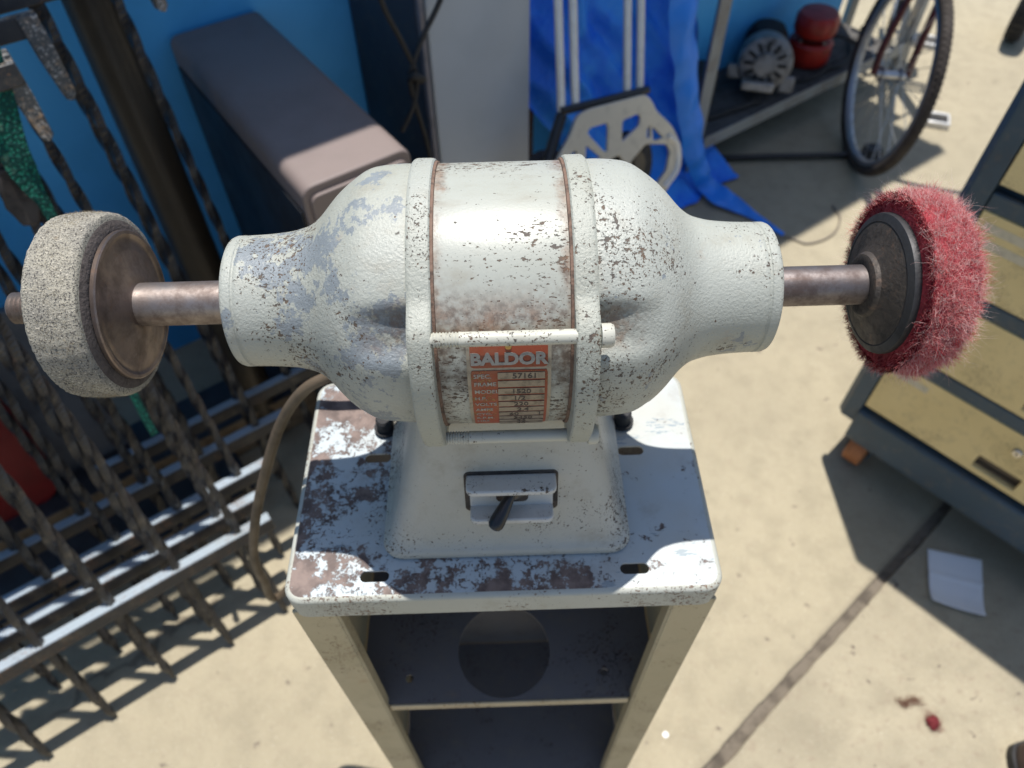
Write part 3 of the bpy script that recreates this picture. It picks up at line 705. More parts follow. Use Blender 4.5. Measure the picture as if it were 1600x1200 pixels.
for i, (z0, z1) in enumerate(zs):
    MB().box(TC.p(CW / 2, z1 + (.018 if i < 6 else .012), -.006), (CW - .088, .010, .030 if i < 6 else .02), TAX).obj('rail', M_TFR, tcab, .002)
    a0, a1 = .046, CW - .046
    # drawer front with a real cut-out for its recessed pull
    pw0, pw1, pz0, pz1 = .262, .345, z0 + .012, z0 + .050
    if z1 - z0 < .1: pz0, pz1 = z0 + .01, z0 + .035
    fr2 = Frame(TC.p(0, 0, -.008), cd, UZ); fr2.n = cm
    dr_ = plate('drawer', [(a0, z0), (a1, z0), (a1, z1), (a0, z1)], [rrect(pw0, pz0, pw1, pz1, .003, 3)], fr2, .012, M_TDR, tcab, .0012)
    mb = MB()
    mb.box(TC.p((pw0 + pw1) / 2, (pz0 + pz1) / 2, -.020), (pw1 - pw0 + .008, .004, pz1 - pz0 + .008), TAX)
    mb.box(TC.p((pw0 + pw1) / 2, pz0 + .004, -.014), (pw1 - pw0 - .002, .004, .006), TAX)
    mb.obj('pull', simple('pull_cup_metal', (.16, .13, .10), .5, .4), dr_)
    lz = z0 + .105 if z1 - z0 > .12 else (z0 + z1) / 2
    if z1 - z0 > .12:
        MB().lathe([(-.002, .009), (.003, .009), (.005, .0075), (.0052, .001)], TC.p(.306, lz, 0), cm, 24).obj('lock', simple('lock_chrome', (.62, .6, .56), .18, .95), dr_)
        MB().box(TC.p(.306, lz, .0050), (.0022, .001, .008), TAX).obj('keyway', M_DARK, dr_)
        for k in range(2 if i == 2 else 1):
            MB().box(TC.p(.092 + .01 * k, z1 - .022 - .028 * k, -.0010), (.07, .0012, .015), TAX).obj('label', M_LAB, dr_)
        MB().box(TC.p(.45, z1 - .028, -.0010), (.06, .0012, .018), TAX).obj('label', M_LAB, dr_)
M_CAST = simple('caster_tread', (.42, .16, .06), .6, 0, .3, 60)
for a, c in ((.075, -.05), (CW - .075, -.05), (.075, -CDp + .06), (CW - .075, -CDp + .06)):
    cs = MB().lathe([(-.02, .012), (-.02, .043), (-.016, .046), (.016, .046), (.02, .043), (.02, .012)], TC.p(a, .046, c), cd, 28).obj('caster', M_CAST, tcab)
    MB().box(TC.p(a, .085, c), (.056, .05, .03), TAX).box(TC.p(a - .027, .06, c), (.003, .03, .07), TAX).box(TC.p(a + .027, .06, c), (.003, .03, .07), TAX).obj('fork', M_TFR, cs)

# ================================================================ things on the ground at right
M_PAPER = simple('white_paper', (.72, .74, .76), .7, 0, .05, 6)
pcs = [ground(*p) for p in ((1450, 942), (1534, 968), (1533, 876), (1448, 858))]
def sheet(u, v):
    p = (pcs[0] * (1 - u) + pcs[1] * u) * (1 - v) + (pcs[3] * (1 - u) + pcs[2] * u) * v
    z = .003 + .010 * max(0, 1 - v * 3.2) ** 2 + .006 * (abs(u - .5) * 2) ** 2 * (1 - v) + .0025 * math.exp(-((v - .55) / .03) ** 2) + .004 * max(0, v - .8)
    return np.array([p[0], p[1], z])
o = MB().grid(sheet, 14, 24).obj('paper_sheet', M_PAPER, None, smooth=60, thick=.0004); tag(o, 'white folded paper sheet lying on the concrete in the cabinet shadow', 'paper')
# red wool tuft
tc = ground(1457, 1130); n = 900
roots = tc + np.stack([rng.normal(0, .006, n), rng.normal(0, .0075, n), np.abs(rng.normal(.004, .004, n))], 1)
tuft = bpy.data.objects.new('wool_tuft', None); C.objects.link(tuft); tuft.location = [float(c) for c in tc]
tag(tuft, 'small torn tuft of dark red wool on sunlit concrete', 'wool tuft')
mb = MB(); rr_ = []
for z, k in ((.0005, .8), (.004, 1.), (.008, .75), (.010, .3)):
    rr_.append([tc + np.array([.011 * k * math.cos(t) * (1 + .2 * math.sin(3 * t)), .014 * k * math.sin(t) * (1 + .25 * math.sin(2 * t + 1)), z]) for t in np.linspace(0, 2 * math.pi, 20, endpoint=False)])
mb.loft(rr_).obj('tuft_core', simple('tuft_core_wool', (.16, .02, .025), .95, 0, .4, 200, .8), tuft)
fibres('tuft_fibres', fib_mat('tuft_wool', (.26, .035, .04), (.36, .09, .09), .35), tuft, roots, rng.normal(size=(n, 3)) + np.array([0, 0, .3]), rng.uniform(.004, .010, n), .00018, 3, .8)
# scrap of brown fluff beside it
tc2 = ground(1420, 1097); n = 500
line = rng.uniform(-1, 1, n); roots = tc2 + np.stack([.022 * line + rng.normal(0, .004, n), .006 * np.sin(line * 3) - .006 * line + rng.normal(0, .004, n), np.abs(rng.normal(.002, .0015, n))], 1)
o = fibres('wool_scrap', fib_mat('wool_scrap_fibre', (.20, .07, .05), (.30, .16, .11), .3), None, roots, rng.normal(size=(n, 3)) * np.array([1, 1, .35]), rng.uniform(.004, .012, n), .0002, 3, .8)
del o['kind']; tag(o, 'thin trail of brownish wool scraps beside the red tuft', 'wool scrap')
# shoe tip in the corner
M_SHOE = simple('brown_shoe_leather', (.045, .028, .022), .5, 0, .4, 30, .4)
so = ground(1588, 1164); sd = np.array([-.22, .97, 0]); sd /= np.linalg.norm(sd); sr = np.array([sd[1], -sd[0], 0])
shoe = thing('shoe', 'dark brown shoe toe at the corner of the rough concrete', 'shoe', so)
def shoe_ring(t, k, z0):                         # t back from the toe
    w = .046 * math.sqrt(max(0, 1 - (1 - min(t / .10, 1)) ** 2)) * (1 - .18 * math.exp(-((t - .17) / .05) ** 2)) + .002
    h = .028 + .012 * min(t / .08, 1) + .05 * max(0, min((t - .10) / .10, 1))
    return [so - sd * t + sr * w * k * math.cos(a) + UZ * (z0 + h * max(0, math.sin(a))) for a in np.linspace(-.001, math.pi, 18)] 
ts = [.002, .006, .014, .028, .05, .08, .11, .14, .18, .22, .26, .275]
MB().loft([shoe_ring(t, 1, .022) for t in ts]).obj('upper', M_SHOE, shoe, smooth=60)
mb = MB(); outl = [(t, 1) for t in ts] + [(t, -1) for t in reversed(ts)]
def swid(t): return .046 * math.sqrt(max(0, 1 - (1 - min(t / .10, 1)) ** 2)) * (1 - .18 * math.exp(-((t - .17) / .05) ** 2)) + .006
mb.loft([[so - sd * (t - .004) + sr * swid(t) * k + UZ * z for t, k in outl] for z in (0.001, .022)]).obj('sole', M_RUBBER, shoe)
# white paint drop on the concrete
pd_ = ground(1040, 1148)
o = MB().lathe([(0, .0055), (.0008, .005), (.0012, .002)], pd_ + UZ * .0003, UZ, 14).obj('paint_drop', simple('white_paint_drop', (.8, .8, .78), .4)); tag(o, 'small white dried paint drop on concrete right of the pedestal', 'paint drop')
# thin cable curling over the yard
cb = bez([ground(*p) + UZ * .004 for p in ((1190, 392), (1225, 372), (1262, 382), (1300, 368), (1312, 342), (1300, 322))], 10)
o = MB().tube(cb, .0032, 8).obj('thin_cable', simple('grey_cable', (.20, .17, .13), .6)); tag(o, 'thin grey cable curling on the concrete edge of the wall shadow', 'cable')

# ================================================================ iron gates leaning at the left
M_IRON = worn_paint('black_iron', (.020, .020, .023), .10, bare=(.07, .05, .04), rust=(.12, .065, .035), cast=.02, gloss=.30, rusty=.10, seed=20)
M_RAIL = worn_paint('gate_rail_paint', (.024, .024, .027), .30, bare=(.09, .06, .045), rust=(.22, .11, .05), cast=.08, gloss=.34, rusty=.35, seed=21)
M_RTOP = worn_paint('rail_top_glint', (.33, .39, .45), .36, bare=(.12, .09, .07), rust=(.32, .16, .08), cast=.08, gloss=.4, rusty=.35, seed=23)  # pale base paints the sun's glint on the rail top, with rust chips
M_HOOK = worn_paint('chipped_rail_end', (.07, .078, .085), 1.1, bare=(.50, .52, .52), rust=(.45, .30, .18), cast=.25, gloss=.4, rusty=.2, seed=22)
LEAN = 15.0
GL = 1.22
def twisted(side, length, turns, bow):
    m = MB(); n = int(length / .008); rings = []
    for i in range(n + 1):
        z = length * i / n; w = 1.0
        if z < .03: w = .35 + .65 * z / .03                     # forged tip
        a = 2 * math.pi * turns * z
        bx_ = bow * math.sin(math.pi * z / length)
        rings.append([np.array([bx_ + side * .707 * w * math.cos(a + k * math.pi / 2), side * .707 * w * math.sin(a + k * math.pi / 2), z]) for k in range(4)])
    return m.loft(rings).mesh('twisted_bar', M_IRON, 0)
bar_mes = [twisted(.0124, GL, 4.2, 0.), twisted(.0119, GL, 4.5, .004), twisted(.0130, GL, 4.0, -.005)]
gates = [(-.205, -1.625, -1.685, 9, 'lowest iron gate of the leaning stack with its sunlit rail nearest the camera', False),
         (-.150, -1.625, -1.705, 7, 'second iron gate of the stack, its chipped top end the lower of two', True),
         (-.090, -1.575, -1.640, 6, 'third iron gate of the stack, its chipped top end the upper of two', True),
         (.000, -1.500, -1.562, 5, 'fourth iron gate in the leaning stack with a bare pointed bar end over the floor', False),
         (.085, -1.390, -1.452, 4, 'rearmost iron gate of the leaning stack, closest to the dark cabinet and blue wall', True)]
for gi, (q0, s_end, s_last, nb, lab, hook) in enumerate(gates):
    fr = lean_frame(q0, LEAN)
    gt = thing('iron_gate', lab, 'gate', fr.p(s_last - .4, 0), 'iron gates leaning against the wall')
    rot = Matrix([list(map(float, r)) for r in np.array([fr.e1, fr.n, fr.e2]).T]).to_4x4()
    if rot.to_3x3().determinant() < 0: rot = Matrix([list(map(float, r)) for r in np.array([fr.e1, -fr.n, fr.e2]).T]).to_4x4()
    for k in range(nb):
        s = s_last - .115 * k
        b = bpy.data.objects.new('twisted_bar', random.choice(bar_mes)); C.objects.link(b)
        b.parent = gt; b.matrix_parent_inverse = Matrix.Translation(-gt.location)
        ph = random.uniform(0, 1.5)
        b.matrix_basis = Matrix.Translation([float(c) for c in fr.p(s, random.uniform(-.004, .012))]) @ rot @ Matrix.Rotation(ph, 4, 'Z')
    s0 = s_last - .115 * (nb - 1) - .06
    ax3 = (fr.e1, fr.e2, fr.n)
    for L_, nm in ((.238, 'bottom_rail'), ((1.035 if gi == 1 else 1.045), 'top_rail')):
        rl = MB().box(fr.p((s0 + s_end) / 2, L_), (s_end - s0, .026, .024), ax3).obj(nm, M_RAIL, gt, .002)
        MB().box(fr.p((s0 + s_end) / 2, L_ + .0134), (s_end - s0 - .002, .0016, .0215), ax3).obj('glint_chipped_top', M_RTOP if nm == 'bottom_rail' else M_HOOK, rl)  # cap strip: painted sun glint on the bottom rail, chipped paint on the top rail
    if hook:                                     # chipped end plate turned down at the top corner
        pts = [(-.012, 0), (.012, .0), (.013, -.05), (.011, -.098), (.004, -.106), (-.004, -.102), (-.010, -.05)]
        fr2 = Frame(fr.p(s_end - .012, (1.047 if gi == 1 else 1.057)), fr.e1, fr.e2)
        MB().prism(fr2, pts, -.018, .018).obj('end_plate', M_HOOK, gt, .002)

# dark round pole leaning behind the gates
pole = bez([(-.72, 1.415, 1.72), (-.647, 1.232, .917), (-.561, 1.020, .02)], 6)
o = MB().tube(pole, .040, 40).obj('pole', simple('bronze_brown_pole', (.050, .038, .025), .38, .2, .35, 9, .1, 200)); tag(o, 'thick dark bronze round pole leaning between the gates and the wall', 'pole')

# green strap hanging from the gate, with a dark end piece
M_STRAP = None
def strap_mat():
    M = Mat('green_webbing'); w = M.N('ShaderNodeTexWave'); w.inputs['Scale'].default_value = 60; w.bands_direction = 'DIAGONAL'; w.inputs['Distortion'].default_value = 3
    M.L(M.co, w.inputs[0]); n = M.voro(230).outputs['Distance']
    c = M.mix(M.step(n, .15, .5), (.015, .20, .13), (.006, .055, .045)); c = M.mix(M.math('MULTIPLY', M.step(M.noise(25, 3), .6, .7), .5), c, (.22, .34, .22))
    return M.out(c, .8, 0., M.bump(n, .003, 1.), .2)
M_STRAP = strap_mat()
SFR = lean_frame(-.20, LEAN)
strap = thing('strap', 'green woven webbing strap hanging over the gate end', 'strap', SFR.p(*SFR.hit(20, 250)))
def ribbon(pl, wl, off, th=.004):
    pts = bez([SFR.p(*SFR.hit(x, y), off) for x, y in pl], 8); ws = np.interp(np.linspace(0, 1, len(pts)), np.linspace(0, 1, len(wl)), wl)
    m = MB(); rings = []
    for i, p in enumerate(pts):
        t = pts[min(i + 1, len(pts) - 1)] - pts[max(i - 1, 0)]; t /= np.linalg.norm(t)
        nn_ = SFR.n + .35 * SFR.e1 * math.sin(i * .25); b = np.cross(t, nn_); b /= np.linalg.norm(b); c = np.cross(b, t)
        rings.append([p + b * x * ws[i] / 2 + c * y * th / 2 for x, y in ((-1, -1), (1, -1), (1, 1), (-1, 1))])
    return m.loft(rings)
ribbon([(-30, 60), (-4, 150), (12, 215), (34, 262), (52, 292), (70, 318), (110, 395), (160, 500), (204, 604), (222, 642), (238, 672)], [.030, .034, .036, .032, .022, .014, .010, .010, .011, .011, .010], .012).obj('webbing', M_STRAP, strap, smooth=40)
ribbon([(14, 262), (24, 290), (40, 320), (52, 350)], [.030, .040, .042, .020], -.004, .02).obj('end_piece', simple('dark_leather', (.035, .028, .024), .7, 0, .4, 60, .4), strap, .004)

# grey board with a red panel low at the left, planks on the floor
b1 = Frame(wp(-1.84, .28), WD, -WN * .10 + UZ * .995)
o = MB().prism(b1, [(-.35, .0), (.05, .0), (.05, .52), (-.35, .52)], -.02, .0).obj('grey_board', simple('grey_board_paint', (.10, .11, .125), .7, 0, .3, 12), None, .003); tag(o, 'flat grey board standing on edge behind the gates under the blue wall', 'board')
rc = [b1.hit(*p) for p in ((-60, 560), (0, 612), (60, 690), (85, 742), (68, 762), (-60, 860))]
red = MB().prism(b1, round_poly(rc, .03), .004, .045).obj('red_case', simple('red_plastic_case', (.20, .010, .012), .4, 0, .3, 10), None, .004); tag(red, 'dark red plastic case leaning on the grey board at the left edge', 'case')
M_PLK = simple('plank_dark_top', (.022, .024, .030), .6, 0, .4, 20, .3)
M_PLKE = simple('plank_raw_edge', (.21, .145, .085), .85, 0, .45, 50, .6, 120)
for i, (q0, z1, sa, sb, w, lab) in enumerate(((.205, .115, -2.4, -1.40, .13, 'dark topped plank with raw tan edge at the foot of the black cabinet'), (.06, .062, -2.5, -1.62, .12, 'lower dark plank with raw tan edge lying under the gates'))):
    pk = thing('plank', lab, 'plank', wp((sa + sb) / 2, q0 + w / 2), 'dark planks on the floor')
    MB().box(wp((sa + sb) / 2, q0 + w / 2 + .004, z1 / 2), (sb - sa, w, z1), WAX).obj('board', M_PLK, pk, .002)
    MB().box(wp((sa + sb) / 2, q0 + .0015, z1 / 2 + .001), (sb - sa - .004, .004, z1 * .96), WAX).obj('raw_edge', M_PLKE, pk, .001)

# dark storage cabinet end-on to the wall
BX = [(-1.360, .003), (-1.168, .003), (-1.168, .605), (-1.360, .605)]
bc = thing('storage_cabinet', 'narrow dark taupe cabinet standing end on to the blue wall', 'cabinet', wp(-1.264, .3))
M_BOX = simple('taupe_laminate', (.215, .17, .155), .5, 0, .12, 6, .05)
M_BOXS = simple('black_side_laminate', (.020, .021, .024), .5, 0, .3, 12)
mb = MB(); s0, s1 = -1.360, -1.168
FRB = Frame(wp(0, 0), WD, UZ)
outl = round_poly([(s0, .04), (s1, .04), (s1, .76), (s0, .76)], .022)
mb.loft([[FRB.p(a, b) - WN * c for a, b in outl] for c in (.006, .600)]); mb.obj('cabinet_body', M_BOX, bc, .003)
MB().loft([[FRB.p(a, b) - WN * c for a, b in round_poly([(s0 + .010, .05), (s1 - .010, .05), (s1 - .010, .745), (s0 + .010, .745)], .016)] for c in (-.001, .0075)]).obj('front_panel', M_BOX, bc, .002)
MB().box(wp(s0 - .0025, .30, .38), (.004, .56, .66), WAX).obj('side_panel', M_BOXS, bc, .001)
MB().box(wp((s0 + s1) / 2, .30, .02), (.17, .57, .04), WAX).obj('plinth', M_BOXS, bc)

# tall grey locker with the hanging cable
lk = thing('locker', 'tall grey steel locker standing against the wall left of the blue tarp', 'locker', wp(-.84, .46))
M_LOCK = simple('locker_grey_paint', (.42, .46, .50), .45, 0, .06, 7, .06, 200)
M_LOCKS = worn_paint('locker_side_shade', (.050, .060, .080), .12, cast=.06, gloss=.5, rusty=.08, seed=31)  # dark tone paints the shade on the grey locker's side
LS0, LS1, LQ0, LQ1, LH = -.970, -.712, .300, .612, 1.75
MB().box(wp((LS0 + LS1) / 2, (LQ0 + LQ1) / 2 + .004, LH / 2), (LS1 - LS0, LQ1 - LQ0 - .008, LH), WAX).obj('body', M_LOCKS, lk, .004)
MB().box(wp((LS0 + LS1) / 2 + .006, LQ0 - .001, LH / 2 + .02), (LS1 - LS0 - .016, .012, LH - .06), WAX).obj('door', M_LOCK, lk, .004)
MB().box(wp(LS0 + .003, LQ0 - .003, LH / 2 + .0), (.010, .014, LH - .002), WAX).obj('door_edge', simple('locker_edge_paint', (.20, .19, .21), .5), lk, .002)
MB().box(wp(LS1 - .04, LQ0 - .012, .95), (.012, .014, .09), WAX).obj('handle', M_RING, lk, .002)
CF = Frame(wp(0, .262), WD, UZ)
M_CABLE = simple('black_cable', (.018, .017, .017), .6, 0, .3)
cbl = thing('hanging_cable', 'knotted black cable hanging down the corner of the grey locker', 'cable', wp(-.97, .262, .6))
for pl in (((560, -120), (595, 0), (625, 60), (645, 100), (652, 125), (645, 165), (628, 205)), ((720, -90), (688, 0), (663, 55), (647, 95), (641, 125), (652, 170), (664, 210), (676, 262))):
    MB().tube(bez([CF.p(*CF.hit(x, y), random.uniform(-.003, .003)) for x, y in pl], 8), .0052, 10).obj('strand', M_CABLE, cbl)
MB().tube(bez([CF.p(*CF.hit(x, y), k) for x, y, k in ((640, 112, .01), (655, 118, .014), (660, 126, 0), (650, 132, -.01), (640, 126, .0), (642, 116, .012), (656, 122, .014))], 6), .006, 10).obj('knot', M_CABLE, cbl)

# rusty sheet between locker and tarp
o = MB().box(wp(-.63, .50, .55), (.15, .02, 1.1), WAX).obj('rusty_sheet', simple('rusted_sheet', (.055, .032, .022), .85, 0, .6, 9, .5, 80, col2=(.13, .055, .025))); tag(o, 'rusty brown steel sheet leaning behind the blue tarp beside the locker', 'steel sheet')

# ================================================================ blue tarp
def tarp_mat():
    M = Mat('blue_tarp'); w = M.voro(420, rand=0.0).outputs['Distance']
    c = M.mix(M.step(M.noise(7, 5, .6), .4, .65), (.010, .17, .88), (.035, .30, .95))
    return M.out(c, .40, 0., M.bump(M.math('ADD', M.noise(22, 7, .65), M.math('MULTIPLY', w, .02)), .02, .8), .35)
M_TARP = tarp_mat()
def nz(u, v):
    return (math.sin(u * 19 + 2.2 * math.sin(v * 5)) * .35 + math.sin(u * 37 + 3 * v + math.sin(v * 9)) * .18 + math.sin(u * 9 - v * 7) * .3 + math.sin(u * 61 + v * 23) * .06 + math.sin((u + v) * 43) * .05)
tp = thing('tarp', 'crumpled blue plastic tarp hanging over the junk behind the hand truck', 'tarp', wp(-.3, .4))
def tarp_fn(u, v):
    z = 1.5 * v ** 1.0
    sl = -.40 - .27 * min(1, max(0, (z - .12) / .45)) - .05 * z; sr_ = .10 - .14 * min(1, z / .6) - .06 * z
    s = sl + (sr_ - sl) * u
    q = .395 + .05 * nz(u, z * 1.3) * (.5 + .5 * min(1, z * 3)) + .09 * min(1, z)
    if z < .10: q -= (.10 - z) * 1.3
    return wp(s, q, max(.006 + .006 * (nz(u, z) + 1), z + .01 * nz(u * 1.7, z * 2)))
MB().grid(tarp_fn, 90, 110).obj('tarp_sheet', M_TARP, tp, smooth=180)
fl_pts = [((1048, -60), (1096, -60)), ((1046, 40), (1088, 40)), ((1052, 110), (1090, 110)), ((1058, 170), (1095, 170)), ((1066, 230), (1100, 225)), ((1078, 272), (1108, 262)), ((1092, 296), (1118, 282))]
FF = Frame(wp(0, .27), WD, -WN * .16 + UZ * .987)
rows = [(FF.p(*FF.hit(*a)), FF.p(*FF.hit(*b))) for a, b in fl_pts]
rows += [(ground(1112, 316, .02), ground(1140, 296, .02)), (ground(1140, 328, .012), ground(1166, 318, .012)), (ground(1170, 340, .008), ground(1185, 334, .008)), (ground(1222, 368, .005), ground(1226, 364, .005))]
la = bez([r[0] for r in rows], 8); lb_ = bez([r[1] for r in rows], 8)
mb = MB(); nU = 10
vs = []
for i, (a, b) in enumerate(zip(la, lb_)):
    for k in range(nU + 1):
        t = k / nU; p = a * (1 - t) + b * t; w = np.linalg.norm(b - a)
        p = p + (WN * .8 + UZ * .2) * (math.sin(t * math.pi) * .22 * w + .05 * w * math.sin(t * 7 + i * .5) + .04 * w * math.sin(i * .9 + t * 3)); vs.append(p)
mb.add(vs, [(i * (nU + 1) + k, i * (nU + 1) + k + 1, (i + 1) * (nU + 1) + k + 1, (i + 1) * (nU + 1) + k) for i in range(len(la) - 1) for k in range(nU)])
mb.obj('tarp_hem', simple('blue_tarp_hem', (.020, .24, .85), .45, 0, .2, 14, .5, 60), tp, smooth=180)

# ================================================================ folding hand truck
HT = lean_frame(-.085, 20.0)
print('toe plate', HT.p(*HT.hit(950, 215)), HT.p(*HT.hit(950, 150)))
M_ALU = simple('brushed_aluminium', (.70, .69, .66), .38, .35, .12, 40, .1)
M_ALUP = simple('cast_aluminium_plate', (.64, .60, .52), .45, .55, .15, 40, .15)
ht = thing('hand_truck', 'folded aluminium hand truck with a cut out toe plate in front of the tarp', 'hand truck', HT.p(*HT.hit(960, 330)))
for (x0, y0), (x1, y1) in (((878, -130), (886, 176)), ((902, -130), (908, 165)), ((992, -130), (989, 143)), ((1014, -130), (1009, 140))):
    MB().tube([HT.p(*HT.hit(x0, y0), -.02), HT.p(*HT.hit(x1, y1), -.02)], .0085, 16).obj('rail', M_ALU, ht)
a, b = HT.hit(882, 175), HT.hit(1018, 141)
MB().tube([HT.p(*a, -.012), HT.p(*b, -.012)], .009, 12).obj('crossbar', M_BLACK, ht)
a, b = HT.hit(905, 40), HT.hit(992, 40)
MB().tube([HT.p(*HT.hit(886, 180), -.018), HT.p(*HT.hit(872, 225), -.018), HT.p(*HT.hit(858, 275), -.018)], .012, 12).obj('hinge_bracket', M_BLACK, ht)
def c8(x, y): return HT.hit(820 + x / 3.53, y / 3.53)
outer = round_poly([c8(*p) for p in ((285, 640), (345, 605), (660, 522), (695, 560), (715, 610), (800, 690), (842, 770), (838, 900), (800, 1010), (720, 1120), (560, 1180), (180, 1150), (120, 1010), (190, 850), (255, 735))], .018)
holes = [round_poly([c8(*p) for p in h], .008) for h in (
    ((335, 735), (352, 700), (452, 672), (460, 700), (455, 840), (430, 838)),
    ((525, 790), (530, 660), (620, 622), (638, 640), (632, 690)),
    ((662, 768), (668, 705), (690, 680), (690, 760)),
    ((700, 690), (765, 760), (700, 782), (694, 720)),
    ((600, 860), (660, 790), (780, 790), (800, 830), (780, 940), (720, 1020), (600, 950), (570, 900)),
    ((330, 790), (425, 870), (325, 890)),
    ((240, 850), (285, 815), (285, 900), (215, 935)),
    ((470, 870), (520, 850), (560, 920), (470, 1000), (440, 930)))]
plate('toe_plate', outer, holes, HT, .006, M_ALUP, ht, .0015)
for x, y in ((1012, 262), (880, 296)):
    c = HT.p(*HT.hit(x, y), -.06)
    w = MB().lathe([(-.02, .03), (-.022, .066), (-.014, .074), (.014, .074), (.022, .066), (.02, .03)], c, HT.n + HT.e1 * .35, 36).obj('wheel', M_RUBBER, ht)
    MB().lathe([(-.024, .012), (-.024, .028), (.024, .028), (.024, .012)], c, HT.n + HT.e1 * .35, 24).obj('hub', M_BLACK, w)
a, b = HT.hit(1048, 228), HT.hit(1040, 290)
MB().tube(bez([HT.p(*HT.hit(x, y), .004) for x, y in ((1042, 212), (1056, 226), (1056, 262), (1036, 292))], 6), .0075, 10).obj('foot_bar', M_ALU, ht)

# ================================================================ shelf rack with machine parts
M_GREY = worn_paint('rack_grey_paint', (.30, .31, .30), .35, bare=(.12, .08, .06), rust=(.22, .12, .06), cast=.08, gloss=.5, rusty=.3, seed=40)
M_DECK = simple('rack_deck_wood', (.085, .08, .075), .85, 0, .5, 14, .4, 90)
rk = thing('shelf_rack', 'low grey steel shelf rack holding greasy machine parts by the bicycle', 'shelf rack', wp(.35, .48))
DZ = .135
for q0 in (.348, .600):
    for s0 in (-.038, 1.0):
        mb = MB(); mb.box(wp(s0, q0, .62), (.045, .004, 1.24), WAX); mb.box(wp(s0 + .0225, q0 + .022, .62), (.004, .045, 1.24), WAX); mb.obj('post', M_GREY, rk, .001)
for z0 in (DZ, .95):
    for k in range(4):
        MB().box(wp(.46 + .0, .378 + .0665 * k, z0 + random.uniform(-.0015, .0015)), (.94, .063, .018), WAX).obj('deck_board', M_DECK, rk, .002)
    MB().box(wp(.485, .342, z0 - .004), (.99, .004, .040), WAX).obj('front_edge', M_GREY, rk, .001)
# alternator
M_CASTA = simple('dirty_cast_aluminium', (.28, .27, .26), .5, .45, .55, 28, .5, 140, col2=(.08, .075, .07))
ao = wp(.345, .455, DZ + .098); aax = np.array([-.25, -.86, .28]); aax /= np.linalg.norm(aax)
alt = thing('alternator', 'dirty grey car alternator lying on the shelf rack', 'alternator', wp(.345, .455, DZ + .012))
MB().lathe([(-.075, .03), (-.075, .074), (-.068, .083), (-.03, .085), (-.028, .080), (-.016, .080), (-.014, .086), (.03, .086), (.048, .078), (.054, .060), (.055, .02)], ao, aax, 44).obj('housing', M_CASTA, alt)
for k in range(12):
    t = 2 * math.pi * k / 12; u1 = np.cross(aax, UZ); u1 /= np.linalg.norm(u1); u2 = np.cross(u1, aax)
    MB().box(ao + aax * .052 + (u1 * math.cos(t) + u2 * math.sin(t)) * .052, (.028, .010, .008), (u1 * math.cos(t) + u2 * math.sin(t), -u1 * math.sin(t) + u2 * math.cos(t), aax)).obj('vent', M_DARK, alt)
MB().lathe([(.055, .012), (.055, .033), (.062, .033), (.068, .024), (.074, .033), (.082, .033), (.084, .010)], ao, aax, 30).obj('pulley', M_CASTA, alt)
MB().box(ao + u1 * .088 + aax * .02 - u2 * .035, (.05, .045, .022), (u1, u2, aax)).obj('mounting_lug', M_CASTA, alt, .006)
MB().box(ao - u1 * .080 - u2 * .055 + aax * .03, (.045, .05, .024), (u1, u2, aax)).obj('mounting_lug', M_CASTA, alt, .006)
MB().box(ao + aax * .07 - u2 * .062 + u1 * .01, (.10, .028, .05), (u1, u2, aax)).obj('bracket', simple('light_cast_bracket', (.42, .39, .35), .5, .4, .3, 40), alt, .006)
# red motor with stacked housing
ro = wp(.60, .475, DZ + .012)
M_RED = simple('red_machine_paint', (.34, .018, .012), .38, 0, .45, 22, .2)
rm = thing('red_pump', 'stacked red cylindrical pump motor on the shelf beside the alternator', 'pump', ro)
MB().lathe([(0, .055), (.004, .068), (.012, .072), (.070, .072), (.078, .066), (.08, .03)], ro, UZ, 40).obj('lower_housing', M_RED, rm)
MB().lathe([(.08, .036), (.098, .036)], ro, UZ, 30).obj('neck', M_DARK, rm)
MB().lathe([(.098, .05), (.101, .066), (.112, .070), (.150, .070), (.165, .060), (.17, .02)], ro, UZ, 40).obj('upper_housing', M_RED, rm)
for k in range(4):
    t = 2 * math.pi * k / 4 + .5; MB().lathe([(.079, .007), (.086, .007), (.088, .004)], ro + np.array([.054 * math.cos(t), .054 * math.sin(t), 0]), UZ, 6).obj('bolt', M_CASTA, rm)
# loose black hoses / cables on the deck
for i, (pl, r, lab) in enumerate(((((-.02, .50, .02), (.06, .42, .012), (.16, .40, .012), (.27, .385, .012)), .010, 'black hose lying left of the alternator on the shelf'),
                              (((.45, .40, .012), (.53, .375, .012), (.60, .385, .014), (.66, .372, .012), (.74, .40, .012), (.80, .46, .016)), .006, 'thin black wire tangled at the shelf front below the red pump'),
                              (((.70, .55, .012), (.74, .47, .05), (.79, .42, .03), (.86, .43, .012), (.93, .50, .012)), .0065, 'black looped cable on the shelf behind the bicycle wheel'))):
    o = MB().tube(bez([wp(a, b, DZ + c + .008) for a, b, c in pl], 8), r, 10).obj('hose', M_CABLE); tag(o, lab, 'hose')
drum = wp(.12, .52, DZ + .012)
o = MB().lathe([(0, .05), (.006, .058), (.10, .058), (.108, .05), (.11, .02)], drum, UZ, 30).obj('black_canister', M_RUBBER); tag(o, 'squat black canister at the back of the shelf left of the alternator', 'canister')
o = MB().lathe([(0, .055), (.01, .068), (.09, .068), (.12, .05), (.13, .02)], wp(.48, .565, DZ + .012), UZ, 30).obj('black_motor', M_RUBBER); tag(o, 'black greasy motor body at the back of the shelf between alternator and red pump', 'motor')

